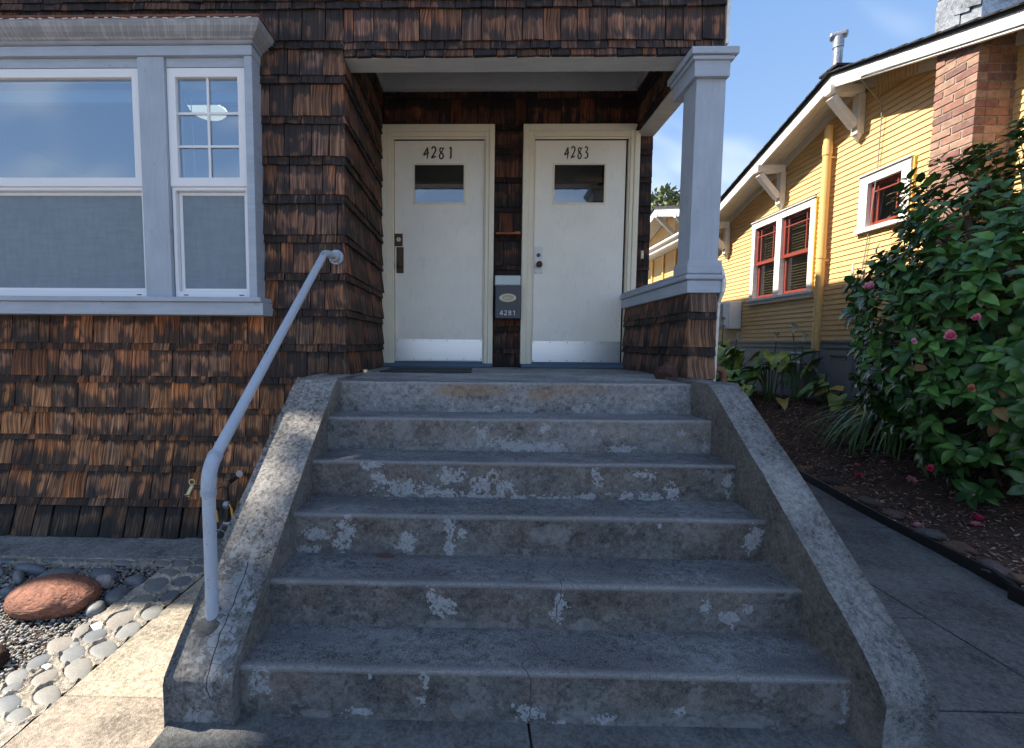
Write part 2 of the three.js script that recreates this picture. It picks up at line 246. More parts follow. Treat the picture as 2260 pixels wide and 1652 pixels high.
// left cheek: u across 0.25 m, v along 2.2 m, bare sandy cement, paint islands with map cracking near the foot
T.cheek = tex(512, 2048, (U, V) => {
  const x = U * 0.25, s = V * 2.2, big = vn(x * 9 + 4, s * 6, 256, 256, 141) * 0.6 + vn(x * 24 + 4, s * 24, 256, 256, 142) * 0.4, mid = vn(x * 80, s * 80, 256, 256, 143), fine = vn(x * 420, s * 420, 1024, 1024, 144);
  const k = 1 + (big - 0.5) * 0.9 + (mid - 0.5) * 0.9 + (vn(x * 170, s * 170, 512, 512, 151) - 0.5) * 0.7 + (fine - 0.5) * 0.6; let c = [0.25 * k, 0.237 * k, 0.222 * k];
  const low = s < 1.05; const blob = 1 - Math.hypot((x - 0.12) / 0.10, (s - 0.52) / 0.40), blob2 = 1 - Math.hypot((x - 0.11) / 0.085, (s - 0.10) / 0.22);
  if (low) { const dk = step(0.4, 0.7, big * 0.8 + mid * 0.5 + 0.1 - step(0.6, 1.05, s) * 0.75); c = mixc(c, [0.12 * k, 0.12 * k, 0.12 * k], dk * 0.85); const e = (vn(x * 35, s * 35, 256, 256, 145) - 0.5) * 0.9 + (vn(x * 100, s * 100, 256, 256, 146) - 0.5) * 0.5; const cr = cellEdge(x * 30 + e * 0.6, s * 30, 3) < 0.035; if (Math.max(blob, blob2) + e > 0.45) c = cr ? [0.07, 0.07, 0.07] : [0.27 * (0.8 + mid * 0.4), 0.278 * (0.8 + mid * 0.4), 0.285 * (0.8 + mid * 0.4)]; }
  const cl = 0.125 + (vn(s * 6, 3.5, 256, 256, 149) - 0.5) * 0.06 + (vn(s * 30, 3.5, 256, 256, 150) - 0.5) * 0.012; if (s < 0.66 && s > 0.2 && Math.abs(x - cl) < 0.0018) c = [0.03, 0.03, 0.03];
  return c;
});
// rain-washed paint on the window cornice: streaks where the top coat is gone
T.streak = tex(1024, 128, (u, v) => { const a = vn(u * 260 + v * 9, v * 1.6, 1024, 256, 161) * 0.7 + vn(u * 90 + v * 4, v, 1024, 256, 165) * 0.3, b = fbm(u, v, 20, 3, 3, 163), k = 0.8 + (b - 0.5) * 0.3; const w = step(0.52, 0.78, a * 0.7 + b * 0.45) * step(0.15, 0.4, v) * step(0.98, 0.8, v); return mixc([k * 0.72, k * 0.73, k * 0.76], [0.98, 0.98, 0.98], w * 0.55); });
T.fly = tex(512, 512, (u, v) => { const g = (Math.sin(u * Math.PI * 2 * 128) * 0.5 + 0.5) * 0.12 + (Math.sin(v * Math.PI * 2 * 128) * 0.5 + 0.5) * 0.16, n = fbm(u, v, 12, 60, 2, 171), m = fbm(u, v, 60, 12, 2, 173); const k = 0.72 + g + (n - 0.5) * 0.14 + (m - 0.5) * 0.14; return [k, k, k]; });
T.metal = tex(256, 256, (u, v) => { const k = 0.86 + (vn(u * 4, v * 200, 4, 200, 181) - 0.5) * 0.06; return [k, k, k]; });
T.leaf = tex(128, 256, (u, v) => { const m = Math.abs(u - 0.5), vein = step(0.03, 0.0, m) * 0.5 + step(0.10, 0.0, Math.abs(((v * 8 - m * 5) % 1 + 1) % 1 - 0.5)) * 0.12, k = 0.85 + (fbm(u, v, 6, 6, 3, 191) - 0.5) * 0.5 + vein; return [k, k, k * 0.9]; });
T.bark = tex(256, 256, (u, v) => { const k = 0.7 + (fbm(u, v, 20, 5, 4, 201) - 0.5) * 0.9; return [k, k * 0.95, k * 0.9]; });

const concrete = (c, s = 1, extra = {}) => mat({ color: lin(...c), map: rep(T.con, 1 / s, 1 / s), bumpMap: rep(T.conB, 2, 2), bumpScale: 0.003, roughness: 0.93, ...extra });
const paint = (c, o = {}) => mat({ color: lin(...c), map: o.v ? T.paintV : T.paint, bumpMap: T.brush, bumpScale: 0.0006, roughness: 0.55, ...(o.m || {}) });
const M = {
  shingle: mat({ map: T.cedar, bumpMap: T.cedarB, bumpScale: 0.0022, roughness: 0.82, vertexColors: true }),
  sheath: mat({ color: lin(0.03, 0.022, 0.018) }),
  trim: paint([0.395, 0.445, 0.52]), trimV: paint([0.395, 0.445, 0.52], { v: 1 }),
  soffit: paint([0.56, 0.56, 0.55]), vinyl: mat({ color: lin(0.76, 0.76, 0.78), roughness: 0.4 }),
  cornice: mat({ color: lin(0.48, 0.49, 0.52), map: rep(T.streak, 1, 1), roughness: 0.6 }),
  rust: mat({ color: lin(0.22, 0.085, 0.05), map: rep(T.clay, 2, 2), roughness: 0.8 }),
  cream: paint([0.84, 0.765, 0.60], { m: { map: T.enamel, roughness: 0.45 } }), door: paint([0.90, 0.86, 0.765], { m: { map: T.enamel, roughness: 0.42, bumpScale: 0.0008 } }),
  blueSill: paint([0.10, 0.145, 0.21]), kick: mat({ color: lin(0.88, 0.89, 0.91), metalness: 0.85, roughness: 0.36, map: T.metal }), screw: mat({ color: lin(0.1, 0.1, 0.1), metalness: 0.8, roughness: 0.5 }),
  bronze: mat({ color: lin(0.085, 0.055, 0.035), metalness: 0.75, roughness: 0.45 }), steel: mat({ color: lin(0.55, 0.55, 0.56), metalness: 1, roughness: 0.35 }), brass: mat({ color: lin(0.62, 0.52, 0.30), metalness: 0.9, roughness: 0.35 }),
  glass: phys({ color: lin(0.72, 0.86, 0.98), transmission: 1, thickness: 0, roughness: 0.01, ior: 3.0 }), doorGlass: phys({ color: lin(0.6, 0.62, 0.66), transmission: 1, thickness: 0, roughness: 0.01, ior: 2.7 }), clearGlass: phys({ color: lin(0.85, 0.9, 0.92), transmission: 1, thickness: 0, roughness: 0.02, ior: 2.2 }),
  fly: mat({ color: lin(0.25, 0.315, 0.37), map: rep(T.fly, 1, 1), roughness: 0.7, transparent: true, opacity: 0.86 }),
  pipe: mat({ color: lin(0.47, 0.53, 0.62), map: T.chips, roughness: 0.42, bumpMap: T.conB, bumpScale: 0.0012 }), ink: mat({ color: lin(0.06, 0.042, 0.02), roughness: 0.5, metalness: 0.3 }), white: mat({ color: lin(0.8, 0.8, 0.8), roughness: 0.5 }),
  mailDark: mat({ color: lin(0.035, 0.043, 0.055), roughness: 0.38 }), mailLid: mat({ color: lin(0.40, 0.44, 0.44), roughness: 0.4, metalness: 0.4 }), ivory: mat({ color: lin(0.66, 0.60, 0.42), roughness: 0.4 }),
  plate: mat({ color: lin(0.50, 0.49, 0.47), metalness: 0.5, roughness: 0.4 }),
  roomPaint: mat({ color: lin(0.17, 0.185, 0.20), roughness: 0.9 }),
  flight: mat({ map: T.flight, bumpMap: rep(T.flightB, 2, 2), bumpScale: 0.0025, roughness: 0.92 }), cheek: mat({ map: T.cheek, bumpMap: rep(T.conB, 1, 8), bumpScale: 0.003, roughness: 0.94 }),
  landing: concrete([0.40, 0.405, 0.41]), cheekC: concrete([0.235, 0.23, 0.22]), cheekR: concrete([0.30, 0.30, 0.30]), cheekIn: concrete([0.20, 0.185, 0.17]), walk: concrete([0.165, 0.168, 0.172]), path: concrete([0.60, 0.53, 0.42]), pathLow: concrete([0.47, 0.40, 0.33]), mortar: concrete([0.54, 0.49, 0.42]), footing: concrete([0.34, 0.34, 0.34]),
  copper: mat({ color: lin(0.30, 0.16, 0.10), metalness: 0.35, roughness: 0.65, map: T.rock }), iron: mat({ color: lin(0.10, 0.08, 0.07), metalness: 0.5, roughness: 0.6, map: T.rock }), yellowGrip: mat({ color: lin(0.75, 0.42, 0.03), roughness: 0.5 }),
  siding: mat({ color: lin(0.72, 0.475, 0.21), map: rep(T.paint, 0.7, 1), roughness: 0.6 }), sideTrim: mat({ color: lin(0.80, 0.52, 0.12), roughness: 0.6 }), houseWhite: paint([0.80, 0.785, 0.75]), braceCream: paint([0.70, 0.66, 0.585]), redSash: mat({ color: lin(0.25, 0.045, 0.03), roughness: 0.45 }),
  downpipe: mat({ color: lin(0.72, 0.475, 0.185), roughness: 0.5 }), greyBase: paint([0.25, 0.265, 0.265]), roofing: mat({ color: lin(0.035, 0.036, 0.045), roughness: 0.9, map: T.con }), blind: mat({ color: lin(0.50, 0.36, 0.18), roughness: 0.6 }), dark: mat({ color: lin(0.02, 0.02, 0.022), roughness: 0.9 }), galv: mat({ color: lin(0.52, 0.56, 0.62), metalness: 0.7, roughness: 0.45, map: T.con }),
  brickMortar: mat({ color: lin(0.50, 0.44, 0.38), map: T.con, roughness: 0.95 }), soil: mat({ color: lin(0.10, 0.065, 0.05), roughness: 1, map: T.rock, bumpMap: T.rockB, bumpScale: 0.03 }), edging: mat({ color: lin(0.018, 0.015, 0.014), roughness: 0.45 }), plaster: mat({ color: lin(0.45, 0.45, 0.44), roughness: 0.9 }), floorWood: mat({ color: lin(0.2, 0.11, 0.06), roughness: 0.5 }),
};
// ---------------------------------------------------------------- the shingled house
const house = thing('shingle_house', 'brown cedar-shingled house with two cream front doors and a pale blue porch pillar', 'house');
const HX0 = -8.6, HX1 = 2.335, HZ = -9, TOP = 4.12, WZ = 1.285;
const zf = (y) => WZ + (y < -0.35 ? 0.13 * Math.pow((-0.35 - y) / 0.75, 1.5) : 0);
const frontWall = part('front_wall', merge([
  bx(HX0, -3.78, -1.16, TOP, 1.14, WZ, 0), bx(-3.78, -0.655, -1.16, 0.45, 1.14, WZ, 0), bx(-3.78, -0.655, 2.06, TOP, 1.14, WZ, 0), bx(-0.655, -0.12, -1.16, TOP, 1.14, WZ, 0),
  bx(-0.12, HX1, 2.082, TOP, 1.14, WZ, 0),
]), M.sheath, house);
part('side_wall', merge([bx(HX1 - 0.12, HX1, -1.16, TOP, HZ, -0.1, 0), bx(HX1 - 0.09, HX1, 2.14, TOP, -0.1, 1.139, 0), bx(HX0, HX0 + 0.12, -1.16, TOP, HZ, 1.139, 0), bx(HX0 + 0.12, HX1 - 0.12, -1.16, TOP, HZ, HZ + 0.12, 0)]), M.sheath, house);
part('roof', merge([bx(HX0 - 0.06, HX1 + 0.06, TOP, TOP + 0.07, HZ - 0.06, WZ + 0.06, 0.01)]), M.roofing, house);
const returnWall = part('porch_return_wall', bx(-0.24, -0.125, -0.2, 2.62, -0.06, 1.139, 0), M.sheath, house);
const doorWall = part('porch_back_wall', merge([[-0.125, 0.17], [0.66, 1.46], [1.95, 2.375]].map(([a, b]) => bx(a, b, -0.2, 2.62, -0.1, -0.03, 0)).concat([[0.1701, 0.6599], [1.4601, 1.9499]].flatMap(([a, b]) => [bx(a, b, -0.2, 1.50, -0.1, -0.03, 0), bx(a, b, 1.885, 2.62, -0.1, -0.03, 0)]))), M.sheath, house);
part('hall_partition', merge([bx(-0.23, 2.2, -0.2, 2.6, -3.24, -3.2, 0), bx(1.05, 1.10, -0.2, 2.6, -3.2, -0.101, 0), bx(-0.23, 2.2, 2.62, 2.66, -3.2, -0.101, 0), bx(-0.23, 2.2, -0.24, -0.2, -3.2, -0.101, 0)]), M.plaster, house);

// ---- shingles: wedges whose thick butt overlaps the course below
const cedarRecords = [];
function wedge(P, a0, a1, yb, yt, tint, flip) {
  const id = Math.floor(rnd() * 32), ci = id % 8, cj = Math.floor(id / 8), W = Math.min(0.96, (a1 - a0) / 0.2), u0 = (ci + 0.02 + rnd() * Math.max(0, 0.96 - W)) / 8, u1 = u0 + W / 8, Hh = Math.min(0.97, (yt - yb) / 0.3), v0 = (cj + 0.015) / 4, v1 = (cj + 0.015 + Hh * 0.97) / 4;
  const lift = Math.pow(rnd(), 2) * 0.006, t = rr(0.026, 0.034) + lift, sl = rr(-0.003, 0.003), cu = rr(-0.002, 0.004), bw = rr(-0.0015, 0.0015);
  const c = [[a0 + bw, yb + sl, 0.007], [a1 + bw, yb - sl, 0.007], [a0 + bw, yb + sl, t + cu], [a1 + bw, yb - sl, t - cu], [a0, yt, 0.001], [a1, yt, 0.001], [a0, yt, 0.008], [a1, yt, 0.008]].map((p) => P(...p));
  const q = (i, j, k, l, uv) => [[i, uv[0]], [j, uv[1]], [l, uv[3]], [j, uv[1]], [k, uv[2]], [l, uv[3]]];
  const side = [[u0, v0], [u0 + 0.008, v0], [u0 + 0.008, v1], [u0, v1]];
  const vs = [...q(2, 3, 7, 6, [[u0, v0], [u1, v0], [u1, v1], [u0, v1]]), ...q(0, 1, 3, 2, [[u0, v0], [u1, v0], [u1, v0 + 0.01], [u0, v0 + 0.01]]), ...q(0, 2, 6, 4, side), ...q(3, 1, 5, 7, side)];
  const pos = [], uv = [], col = []; for (const [i, w] of vs) { pos.push(...c[i]); uv.push(...w); col.push(...tint); }
  const g = raw(pos, uv, null, col); if (flip) { const p = g.attributes.position.array, n = p.length; void n; } return g;
}
// only sorts which shingles become pieces of their own
function sizeInView(g, a) { g.computeBoundingBox(); const c = g.boundingBox.getCenter(new THREE.Vector3()); return c.x > -2.62 && c.y < 2.45 ? a / c.distanceToSquared(camera.position) : 0; }
// rows: list of butt heights from the top down; each course reaches up to the butt above plus a tuck
function course(P, parent, a0, a1, butts, opt) {
  for (let i = 1; i < butts.length; i++) {
    const yb = butts[i], ex = butts[i - 1] - yb, narrow = ex < 0.09; let a = a0 - rr(0, 0.05);
    while (a < a1 - 0.012) {
      let w = opt.wide ? rr(opt.wide[0], opt.wide[1]) : pick([rr(0.07, 0.11), rr(0.1, 0.15), rr(0.11, 0.17), rr(0.14, 0.195)]); let b0 = Math.max(a, a0), b1 = Math.min(a + w, a1); if (a1 - b1 < 0.045) { b1 = a1; w = b1 - a; }
      if (b1 - b0 > 0.195) b1 = b0 + 0.195;
      const mid = (b0 + b1) / 2, cut = opt.skip && opt.skip(b0, b1, yb, butts[i - 1]);
      const end = b1;
      if (!cut && b1 - b0 > 0.014) {
        const k = opt.tone(mid, yb, narrow), v = (0.62 + rnd() * 0.55) * (0.72 + 0.75 * vn(mid * 2.3 + 40, yb * 2.6 + 40, 256, 256, 501)) * (narrow ? 0.64 : 1) * 1.06, hue = (rnd() - 0.5) * 0.22, grey = Math.max(rnd() < 0.16 ? 0.6 : 0, (opt.grey || 0) * rr(0.6, 1)); const tn = [k[0] * v * (1 + hue * 0.4), k[1] * v, k[2] * v * (1 - hue)]; const m = (tn[0] + tn[1] + tn[2]) / 3 * 0.9;  // narrow courses tinted darker: dirt stain plus painted shade from the course above
        const tint = mixc(tn, [m, m, m * 1.02], grey);   // some shingles have silvered with age
        const g = wedge(P, b0 + rr(0.0018, 0.0045) + (opt.gap || 0) * rnd(), b1 - rr(0.0018, 0.0045) - (opt.gap || 0) * rnd(), yb + (narrow ? rr(-0.002, 0.002) : pick([0, 0, rr(-0.005, 0.005)])), butts[i - 1] + 0.045, tint);
        cedarRecords.push({ g, parent, area: sizeInView(g, (b1 - b0) * ex * (opt.face || 1)) });
      }
      a = end;
    }
  }
}
const BUTT = [2.98, 2.93, 2.72, 2.67, 2.41, 2.362, 2.165, 2.117, 1.954, 1.90, 1.698, 1.648, 1.443, 1.388, 1.196, 1.138, 0.935, 0.883, 0.685, 0.635, 0.446, 0.396, 0.208, 0.16, -0.016, -0.064, -0.234, -0.272, -0.426, -0.461, -0.63, -0.675, -0.85, -0.90, -1.10];
const frontTone = {
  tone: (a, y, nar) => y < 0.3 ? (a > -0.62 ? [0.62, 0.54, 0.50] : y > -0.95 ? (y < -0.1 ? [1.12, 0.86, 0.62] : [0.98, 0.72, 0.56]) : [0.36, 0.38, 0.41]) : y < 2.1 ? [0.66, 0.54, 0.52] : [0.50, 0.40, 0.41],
};
const frontP = (a, y, n) => [a, y, zf(y) + n], iTop = BUTT.indexOf(2.117), iLow = BUTT.indexOf(0.396);
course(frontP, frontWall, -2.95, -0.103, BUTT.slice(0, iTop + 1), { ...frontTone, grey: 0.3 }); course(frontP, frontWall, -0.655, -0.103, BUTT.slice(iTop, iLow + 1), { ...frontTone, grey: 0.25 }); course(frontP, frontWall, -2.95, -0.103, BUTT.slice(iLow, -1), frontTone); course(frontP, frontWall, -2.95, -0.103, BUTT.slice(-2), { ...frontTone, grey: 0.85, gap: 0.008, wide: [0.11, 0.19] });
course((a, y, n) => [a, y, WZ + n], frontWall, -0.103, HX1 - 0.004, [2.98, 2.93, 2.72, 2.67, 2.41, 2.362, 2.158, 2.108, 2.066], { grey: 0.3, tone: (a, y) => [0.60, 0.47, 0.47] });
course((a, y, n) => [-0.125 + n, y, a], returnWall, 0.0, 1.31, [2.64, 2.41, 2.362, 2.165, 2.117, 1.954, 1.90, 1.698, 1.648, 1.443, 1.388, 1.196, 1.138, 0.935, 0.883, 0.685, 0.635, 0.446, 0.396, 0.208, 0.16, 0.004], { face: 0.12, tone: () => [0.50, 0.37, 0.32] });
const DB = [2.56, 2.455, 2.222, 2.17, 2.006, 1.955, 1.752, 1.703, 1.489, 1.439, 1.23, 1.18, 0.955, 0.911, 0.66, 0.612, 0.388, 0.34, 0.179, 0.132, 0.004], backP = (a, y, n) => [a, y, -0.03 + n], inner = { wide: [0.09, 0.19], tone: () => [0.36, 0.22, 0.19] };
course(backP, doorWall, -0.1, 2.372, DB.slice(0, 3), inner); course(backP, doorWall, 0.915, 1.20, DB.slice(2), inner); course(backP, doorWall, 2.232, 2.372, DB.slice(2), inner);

// ---- the porch: beam, soffit, ceiling, half wall, pillar
part('beam_soffit', bx(-0.118, 2.16, 2.066, 2.0815, 1.125, 1.284, 0.002), M.soffit, house);
part('beam_inner_face', bx(-0.118, 2.2, 2.0825, 2.62, 1.10, 1.1385, 0), M.soffit, house);
const ceil = part('porch_ceiling', bx(-0.124, 2.22, 2.665, 2.70, -0.05, 1.11, 0), M.soffit, house);
for (let i = 0; i < 26; i++) part('ceiling_board', bx(-0.122 + i * 0.09, -0.122 + i * 0.09 + 0.087, 2.655, 2.6645, -0.045, 1.10, 0.002), M.soffit, ceil);
part('crown_moulding', merge([
  sweepX([[-0.02, 2.515], [0.022, 2.515], [0.026, 2.545], [0.045, 2.56], [0.075, 2.60], [0.095, 2.62], [0.10, 2.654]], [[-0.12, 0], [2.22, 0]], (x, s) => [x, s]),
  bx(-0.124, -0.085, 2.515, 2.6535, 0.0, 1.10, 0.01), bx(2.185, 2.222, 2.515, 2.6535, 0.0, 1.10, 0.01),
]), M.soffit, house);
const sideBeam = part('side_beam', bx(2.225, 2.372, 2.135, 2.66, -0.1, 1.139, 0), M.sheath, house);
part('side_beam_soffit', bx(2.218, 2.375, 2.12, 2.134, -0.03, 1.12, 0.002), M.soffit, house);
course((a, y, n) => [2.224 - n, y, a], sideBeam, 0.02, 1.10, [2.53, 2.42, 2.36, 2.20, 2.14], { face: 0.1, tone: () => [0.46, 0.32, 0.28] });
part('corner_board', bx(HX1 + 0.001, HX1 + 0.022, 2.13, TOP, 1.17, WZ + 0.03, 0.003), M.houseWhite, house);

const half = node('half_wall', house); half.name = 'half_wall';
const halfCore = part('half_wall_core', bx(2.165, 2.31, -0.2, 0.56, 0.0, 1.37, 0), M.sheath, house); house.remove(half);
const flareB = (y) => 0.014 * clamp((0.5 - y) / 0.5);
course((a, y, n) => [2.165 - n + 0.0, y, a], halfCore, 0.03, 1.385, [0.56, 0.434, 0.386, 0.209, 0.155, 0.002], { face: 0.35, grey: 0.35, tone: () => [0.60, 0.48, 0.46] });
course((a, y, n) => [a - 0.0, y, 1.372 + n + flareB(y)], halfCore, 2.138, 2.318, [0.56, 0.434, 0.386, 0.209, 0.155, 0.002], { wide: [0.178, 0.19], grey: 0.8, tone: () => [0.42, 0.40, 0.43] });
part('half_wall_cap', merge([bx(2.118, 2.335, 0.555, 0.636, 0.02, 1.402, 0.006), bx(2.10, 2.35, 0.637, 0.672, 0.02, 1.418, 0.012), bx(2.112, 2.34, 0.673, 0.694, 0.02, 1.16, 0.006)]), M.trim, house);
const pillar = node('porch_pillar', house);
part('shaft', bx(2.128, 2.312, 0.76, 1.90, 1.205, 1.392, 0.006), M.trimV, pillar);
part('base', merge([bx(2.110, 2.330, 0.673, 0.762, 1.185, 1.412, 0.012)]), M.trim, pillar);
part('capital', merge([bx(2.10, 2.318, 1.872, 1.985, 1.10, 1.425, 0.004), bx(2.082, 2.336, 1.965, 1.99, 1.09, 1.44, 0.006), bx(2.068, 2.356, 1.991, 2.034, 1.07, 1.455, 0.006)]), M.trim, pillar);
part('scroll_board', prism([[1.28, -0.05], [1.345, -0.05], [1.352, 0.3], [1.36, 0.50], [1.41, 0.56], [1.425, 0.62], [1.39, 0.70], [1.345, 0.76], [1.28, 0.76]], 2.337, 2.356, 0.003), M.houseWhite, house);

// ---- the two doors
const rect = (x0, x1, y0, y1) => { const s = new THREE.Shape(); s.moveTo(x0, y0); s.lineTo(x1, y0); s.lineTo(x1, y1); s.lineTo(x0, y1); s.closePath(); return s; };
const hole = (s, x0, x1, y0, y1) => { const h = new THREE.Path(); h.moveTo(x0, y0); h.lineTo(x0, y1); h.lineTo(x1, y1); h.lineTo(x1, y0); h.closePath(); s.holes.push(h); return s; };
const slabOf = (s, z0, z1, bev = 0.002) => { const g = new THREE.ExtrudeGeometry(s, { depth: z1 - z0 - 2 * bev, bevelEnabled: bev > 0, bevelSize: bev, bevelThickness: bev, bevelSegments: 1, bevelOffset: -bev }); g.translate(0, 0, z0 + bev); return uvm(g); };
// brush-drawn numerals: strokes of changing width, a few millimetres thick
const STROKES = {
  4: [[[0.62, 1.0, 0.10], [0.35, 0.70, 0.12], [0.06, 0.36, 0.16], [0.30, 0.42, 0.13], [0.85, 0.56, 0.10]], [[0.60, 0.95, 0.16], [0.62, 0.5, 0.17], [0.56, 0.0, 0.08]]],
  2: [[[0.10, 0.80, 0.13], [0.25, 0.97, 0.15], [0.55, 0.98, 0.15], [0.72, 0.80, 0.16], [0.55, 0.50, 0.15], [0.12, 0.10, 0.15], [0.05, 0.04, 0.12]], [[0.05, 0.06, 0.12], [0.40, 0.12, 0.16], [0.80, 0.22, 0.08]]],
  8: [[[0.85, 0.98, 0.08], [0.68, 0.84, 0.14], [0.45, 0.95, 0.12], [0.22, 0.85, 0.14], [0.28, 0.62, 0.15], [0.62, 0.45, 0.15], [0.75, 0.22, 0.15], [0.50, 0.02, 0.14], [0.20, 0.10, 0.15], [0.18, 0.35, 0.14], [0.45, 0.56, 0.13], [0.68, 0.80, 0.10]]],
  1: [[[0.30, 0.84, 0.05], [0.52, 0.96, 0.15], [0.56, 0.55, 0.16], [0.50, 0.06, 0.15], [0.32, 0.0, 0.06]]],
  3: [[[0.18, 0.88, 0.10], [0.42, 1.0, 0.14], [0.70, 0.86, 0.15], [0.55, 0.62, 0.13], [0.36, 0.54, 0.10], [0.62, 0.48, 0.14], [0.78, 0.26, 0.16], [0.55, 0.04, 0.14], [0.12, 0.06, 0.10]]],
};
function numeral(ch, x, y, w, h, z, th) {
  const geos = STROKES[ch].map((st) => {
    const cv = new THREE.CatmullRomCurve3(st.map(([a, b, c]) => new THREE.Vector3(a * w, b * h, c * w))), n = 24, L = [], R = [];
    for (let i = 0; i <= n; i++) { const p = cv.getPoint(i / n), t = cv.getTangent(i / n), l = Math.hypot(t.x, t.y) || 1, hw = p.z * 0.8; L.push([p.x - t.y / l * hw, p.y + t.x / l * hw]); R.push([p.x + t.y / l * hw, p.y - t.x / l * hw]); }
    const pos = [], idx = []; for (let i = 0; i <= n; i++) { for (const [q, zz] of [[L[i], 0], [R[i], 0], [L[i], th], [R[i], th]]) pos.push(x + q[0], y + q[1], z + zz); }
    for (let i = 0; i < n; i++) { const a = i * 4, b = a + 4; idx.push(a + 2, a + 3, b + 2, b + 2, a + 3, b + 3, a, b, a + 2, b, b + 2, a + 2, a + 1, a + 3, b + 1, b + 1, a + 3, b + 3); }
    return raw(pos, new Array(pos.length / 3 * 2).fill(0), idx);
  });
  return merge(geos);
}
function makeDoor(x0, digits, gx0, gx1, dx, nw) {
  const d = node('front_door', house), W = 0.836, gy0 = 1.52, gy1 = 1.866;
  part('door_slab', slabOf(hole(rect(x0 + 0.004, x0 + W - 0.004, 0.052, 2.08), gx0, gx1, gy0, gy1), -0.026, 0.0), M.door, d);
  part('glazing_bead', slabOf(hole(rect(gx0 - 0.013, gx1 + 0.013, gy0 - 0.013, gy1 + 0.013), gx0 + 0.004, gx1 - 0.004, gy0 + 0.004, gy1 - 0.004), 0.0005, 0.006), M.cream, d);
  part('door_pane', bx(gx0 - 0.003, gx1 + 0.003, gy0 - 0.003, gy1 + 0.003, -0.0125, -0.0105, 0), M.doorGlass, d);
  let x = dx; digits.split('').forEach((c, i) => { part('numeral', numeral(c, x, 1.915 + (i % 2) * 0.004, nw * 0.86, 0.105, 0.0, 0.003), M.ink, d); x += nw * (c === '8' && digits === '4281' ? 1.18 : 1); });
  return d;
}
const door1 = makeDoor(0, '4281', 0.186, 0.647, 0.272, 0.069), door2 = makeDoor(1.294, '4283', 1.474, 1.937, 1.565, 0.058);
function casing(x0, x1) { // moulded surround in three steps
  const f = node('door_frame', house), L = [[0, 0.055, 0.052], [0.055, 0.094, 0.040], [0.094, 0.109, 0.024]], top = 2.205, i0 = x0 + 0.109, i1 = x1 - 0.094; void i0; void i1;
  L.forEach(([a, b, z], k) => { const o = k * 0.0006; part('jamb_casing', bx(x0 + a, x0 + b, 0.034, top - a, -0.02 - o, z, 0.004), M.cream, f); part('jamb_casing', bx(x1 - b * 0.86, x1 - a * 0.86, 0.034, top - a, -0.02 - o, z, 0.004), M.cream, f); part('head_casing', bx(x0 + b, x1 - b * 0.86, top - b * 1.1, top - a * 1.1, -0.02 - o, z, 0.004), M.cream, f); });
  part('head_stop', bx(x0 + 0.1095, x1 - 0.094, 2.082, 2.0848, -0.02, 0.012, 0), M.dark, f);
  part('threshold', merge([bx(x0, x1, 0.0005, 0.033, -0.02, 0.11, 0.006), bx(x0 + 0.11, x1 - 0.1, 0.033, 0.050, -0.03, 0.03, 0.003)]), M.blueSill, f);
}
casing(-0.109, 0.925); casing(1.185 + 0.0, 2.2375);
for (const [d, x0, x1, y0, y1] of [[door1, 0.012, 0.828, 0.062, 0.258], [door2, 1.3, 2.12, 0.055, 0.25]]) {
  const k = part('kick_plate', bx(x0, x1, y0, y1, 0.0008, 0.0026, 0), M.kick, d); const pts = []; for (let i = 0; i < 6; i++) { const x = lerp(x0 + 0.012, x1 - 0.012, i / 5); pts.push([x, y0 + 0.012], [x, y1 - 0.012]); }
  for (const [x, y] of pts) part('screw', new THREE.CylinderGeometry(0.0045, 0.0045, 0.003, 10).rotateX(Math.PI / 2).translate(x, y, 0.0036), M.screw, k);
}
{ // hardware of the left door
  const h = part('rim_lock', bx(0.001, 0.078, 1.124, 1.238, 0.0008, 0.012, 0.006), M.bronze, door1); part('lock_cylinder', new THREE.CylinderGeometry(0.019, 0.022, 0.012, 20).rotateX(Math.PI / 2).translate(0.042, 1.182, 0.018), M.brass, h); part('keyway', bx(0.0405, 0.0435, 1.176, 1.19, 0.0235, 0.0255, 0), M.dark, h);
  const e = part('escutcheon', bx(0.019, 0.087, 0.875, 1.116, 0.0008, 0.008, 0.003), M.bronze, door1); part('door_knob', new THREE.SphereGeometry(0.026, 20, 14).scale(1, 1, 0.8).translate(0.053, 0.945, 0.052), M.bronze, e); part('knob_stem', rod([0.053, 0.945, 0.008], [0.053, 0.945, 0.04], 0.011), M.bronze, e); part('lock_cylinder', new THREE.CylinderGeometry(0.016, 0.016, 0.012, 18).rotateX(Math.PI / 2).translate(0.052, 1.04, 0.012), M.bronze, e);
  const p = part('escutcheon', bx(1.309, 1.379, 0.877, 1.122, 0.0008, 0.006, 0.002), M.plate, door2); part('door_knob', new THREE.LatheGeometry([[0.0, 0.0], [0.02, 0], [0.012, 0.012], [0.012, 0.03], [0.026, 0.04], [0.029, 0.052], [0.022, 0.064], [0, 0.068]].map((q) => new THREE.Vector2(...q)), 22).rotateX(Math.PI / 2).translate(1.347, 0.955, 0.005), M.bronze, p); part('lock_cylinder', new THREE.CylinderGeometry(0.017, 0.018, 0.014, 18).rotateX(Math.PI / 2).translate(1.344, 1.045, 0.011), M.bronze, p);
  for (const [x, y] of [[1.316, 0.885], [1.372, 0.885]]) part('screw', new THREE.CylinderGeometry(0.004, 0.004, 0.003, 8).rotateX(Math.PI / 2).translate(x, y, 0.0062), M.screw, p);
}

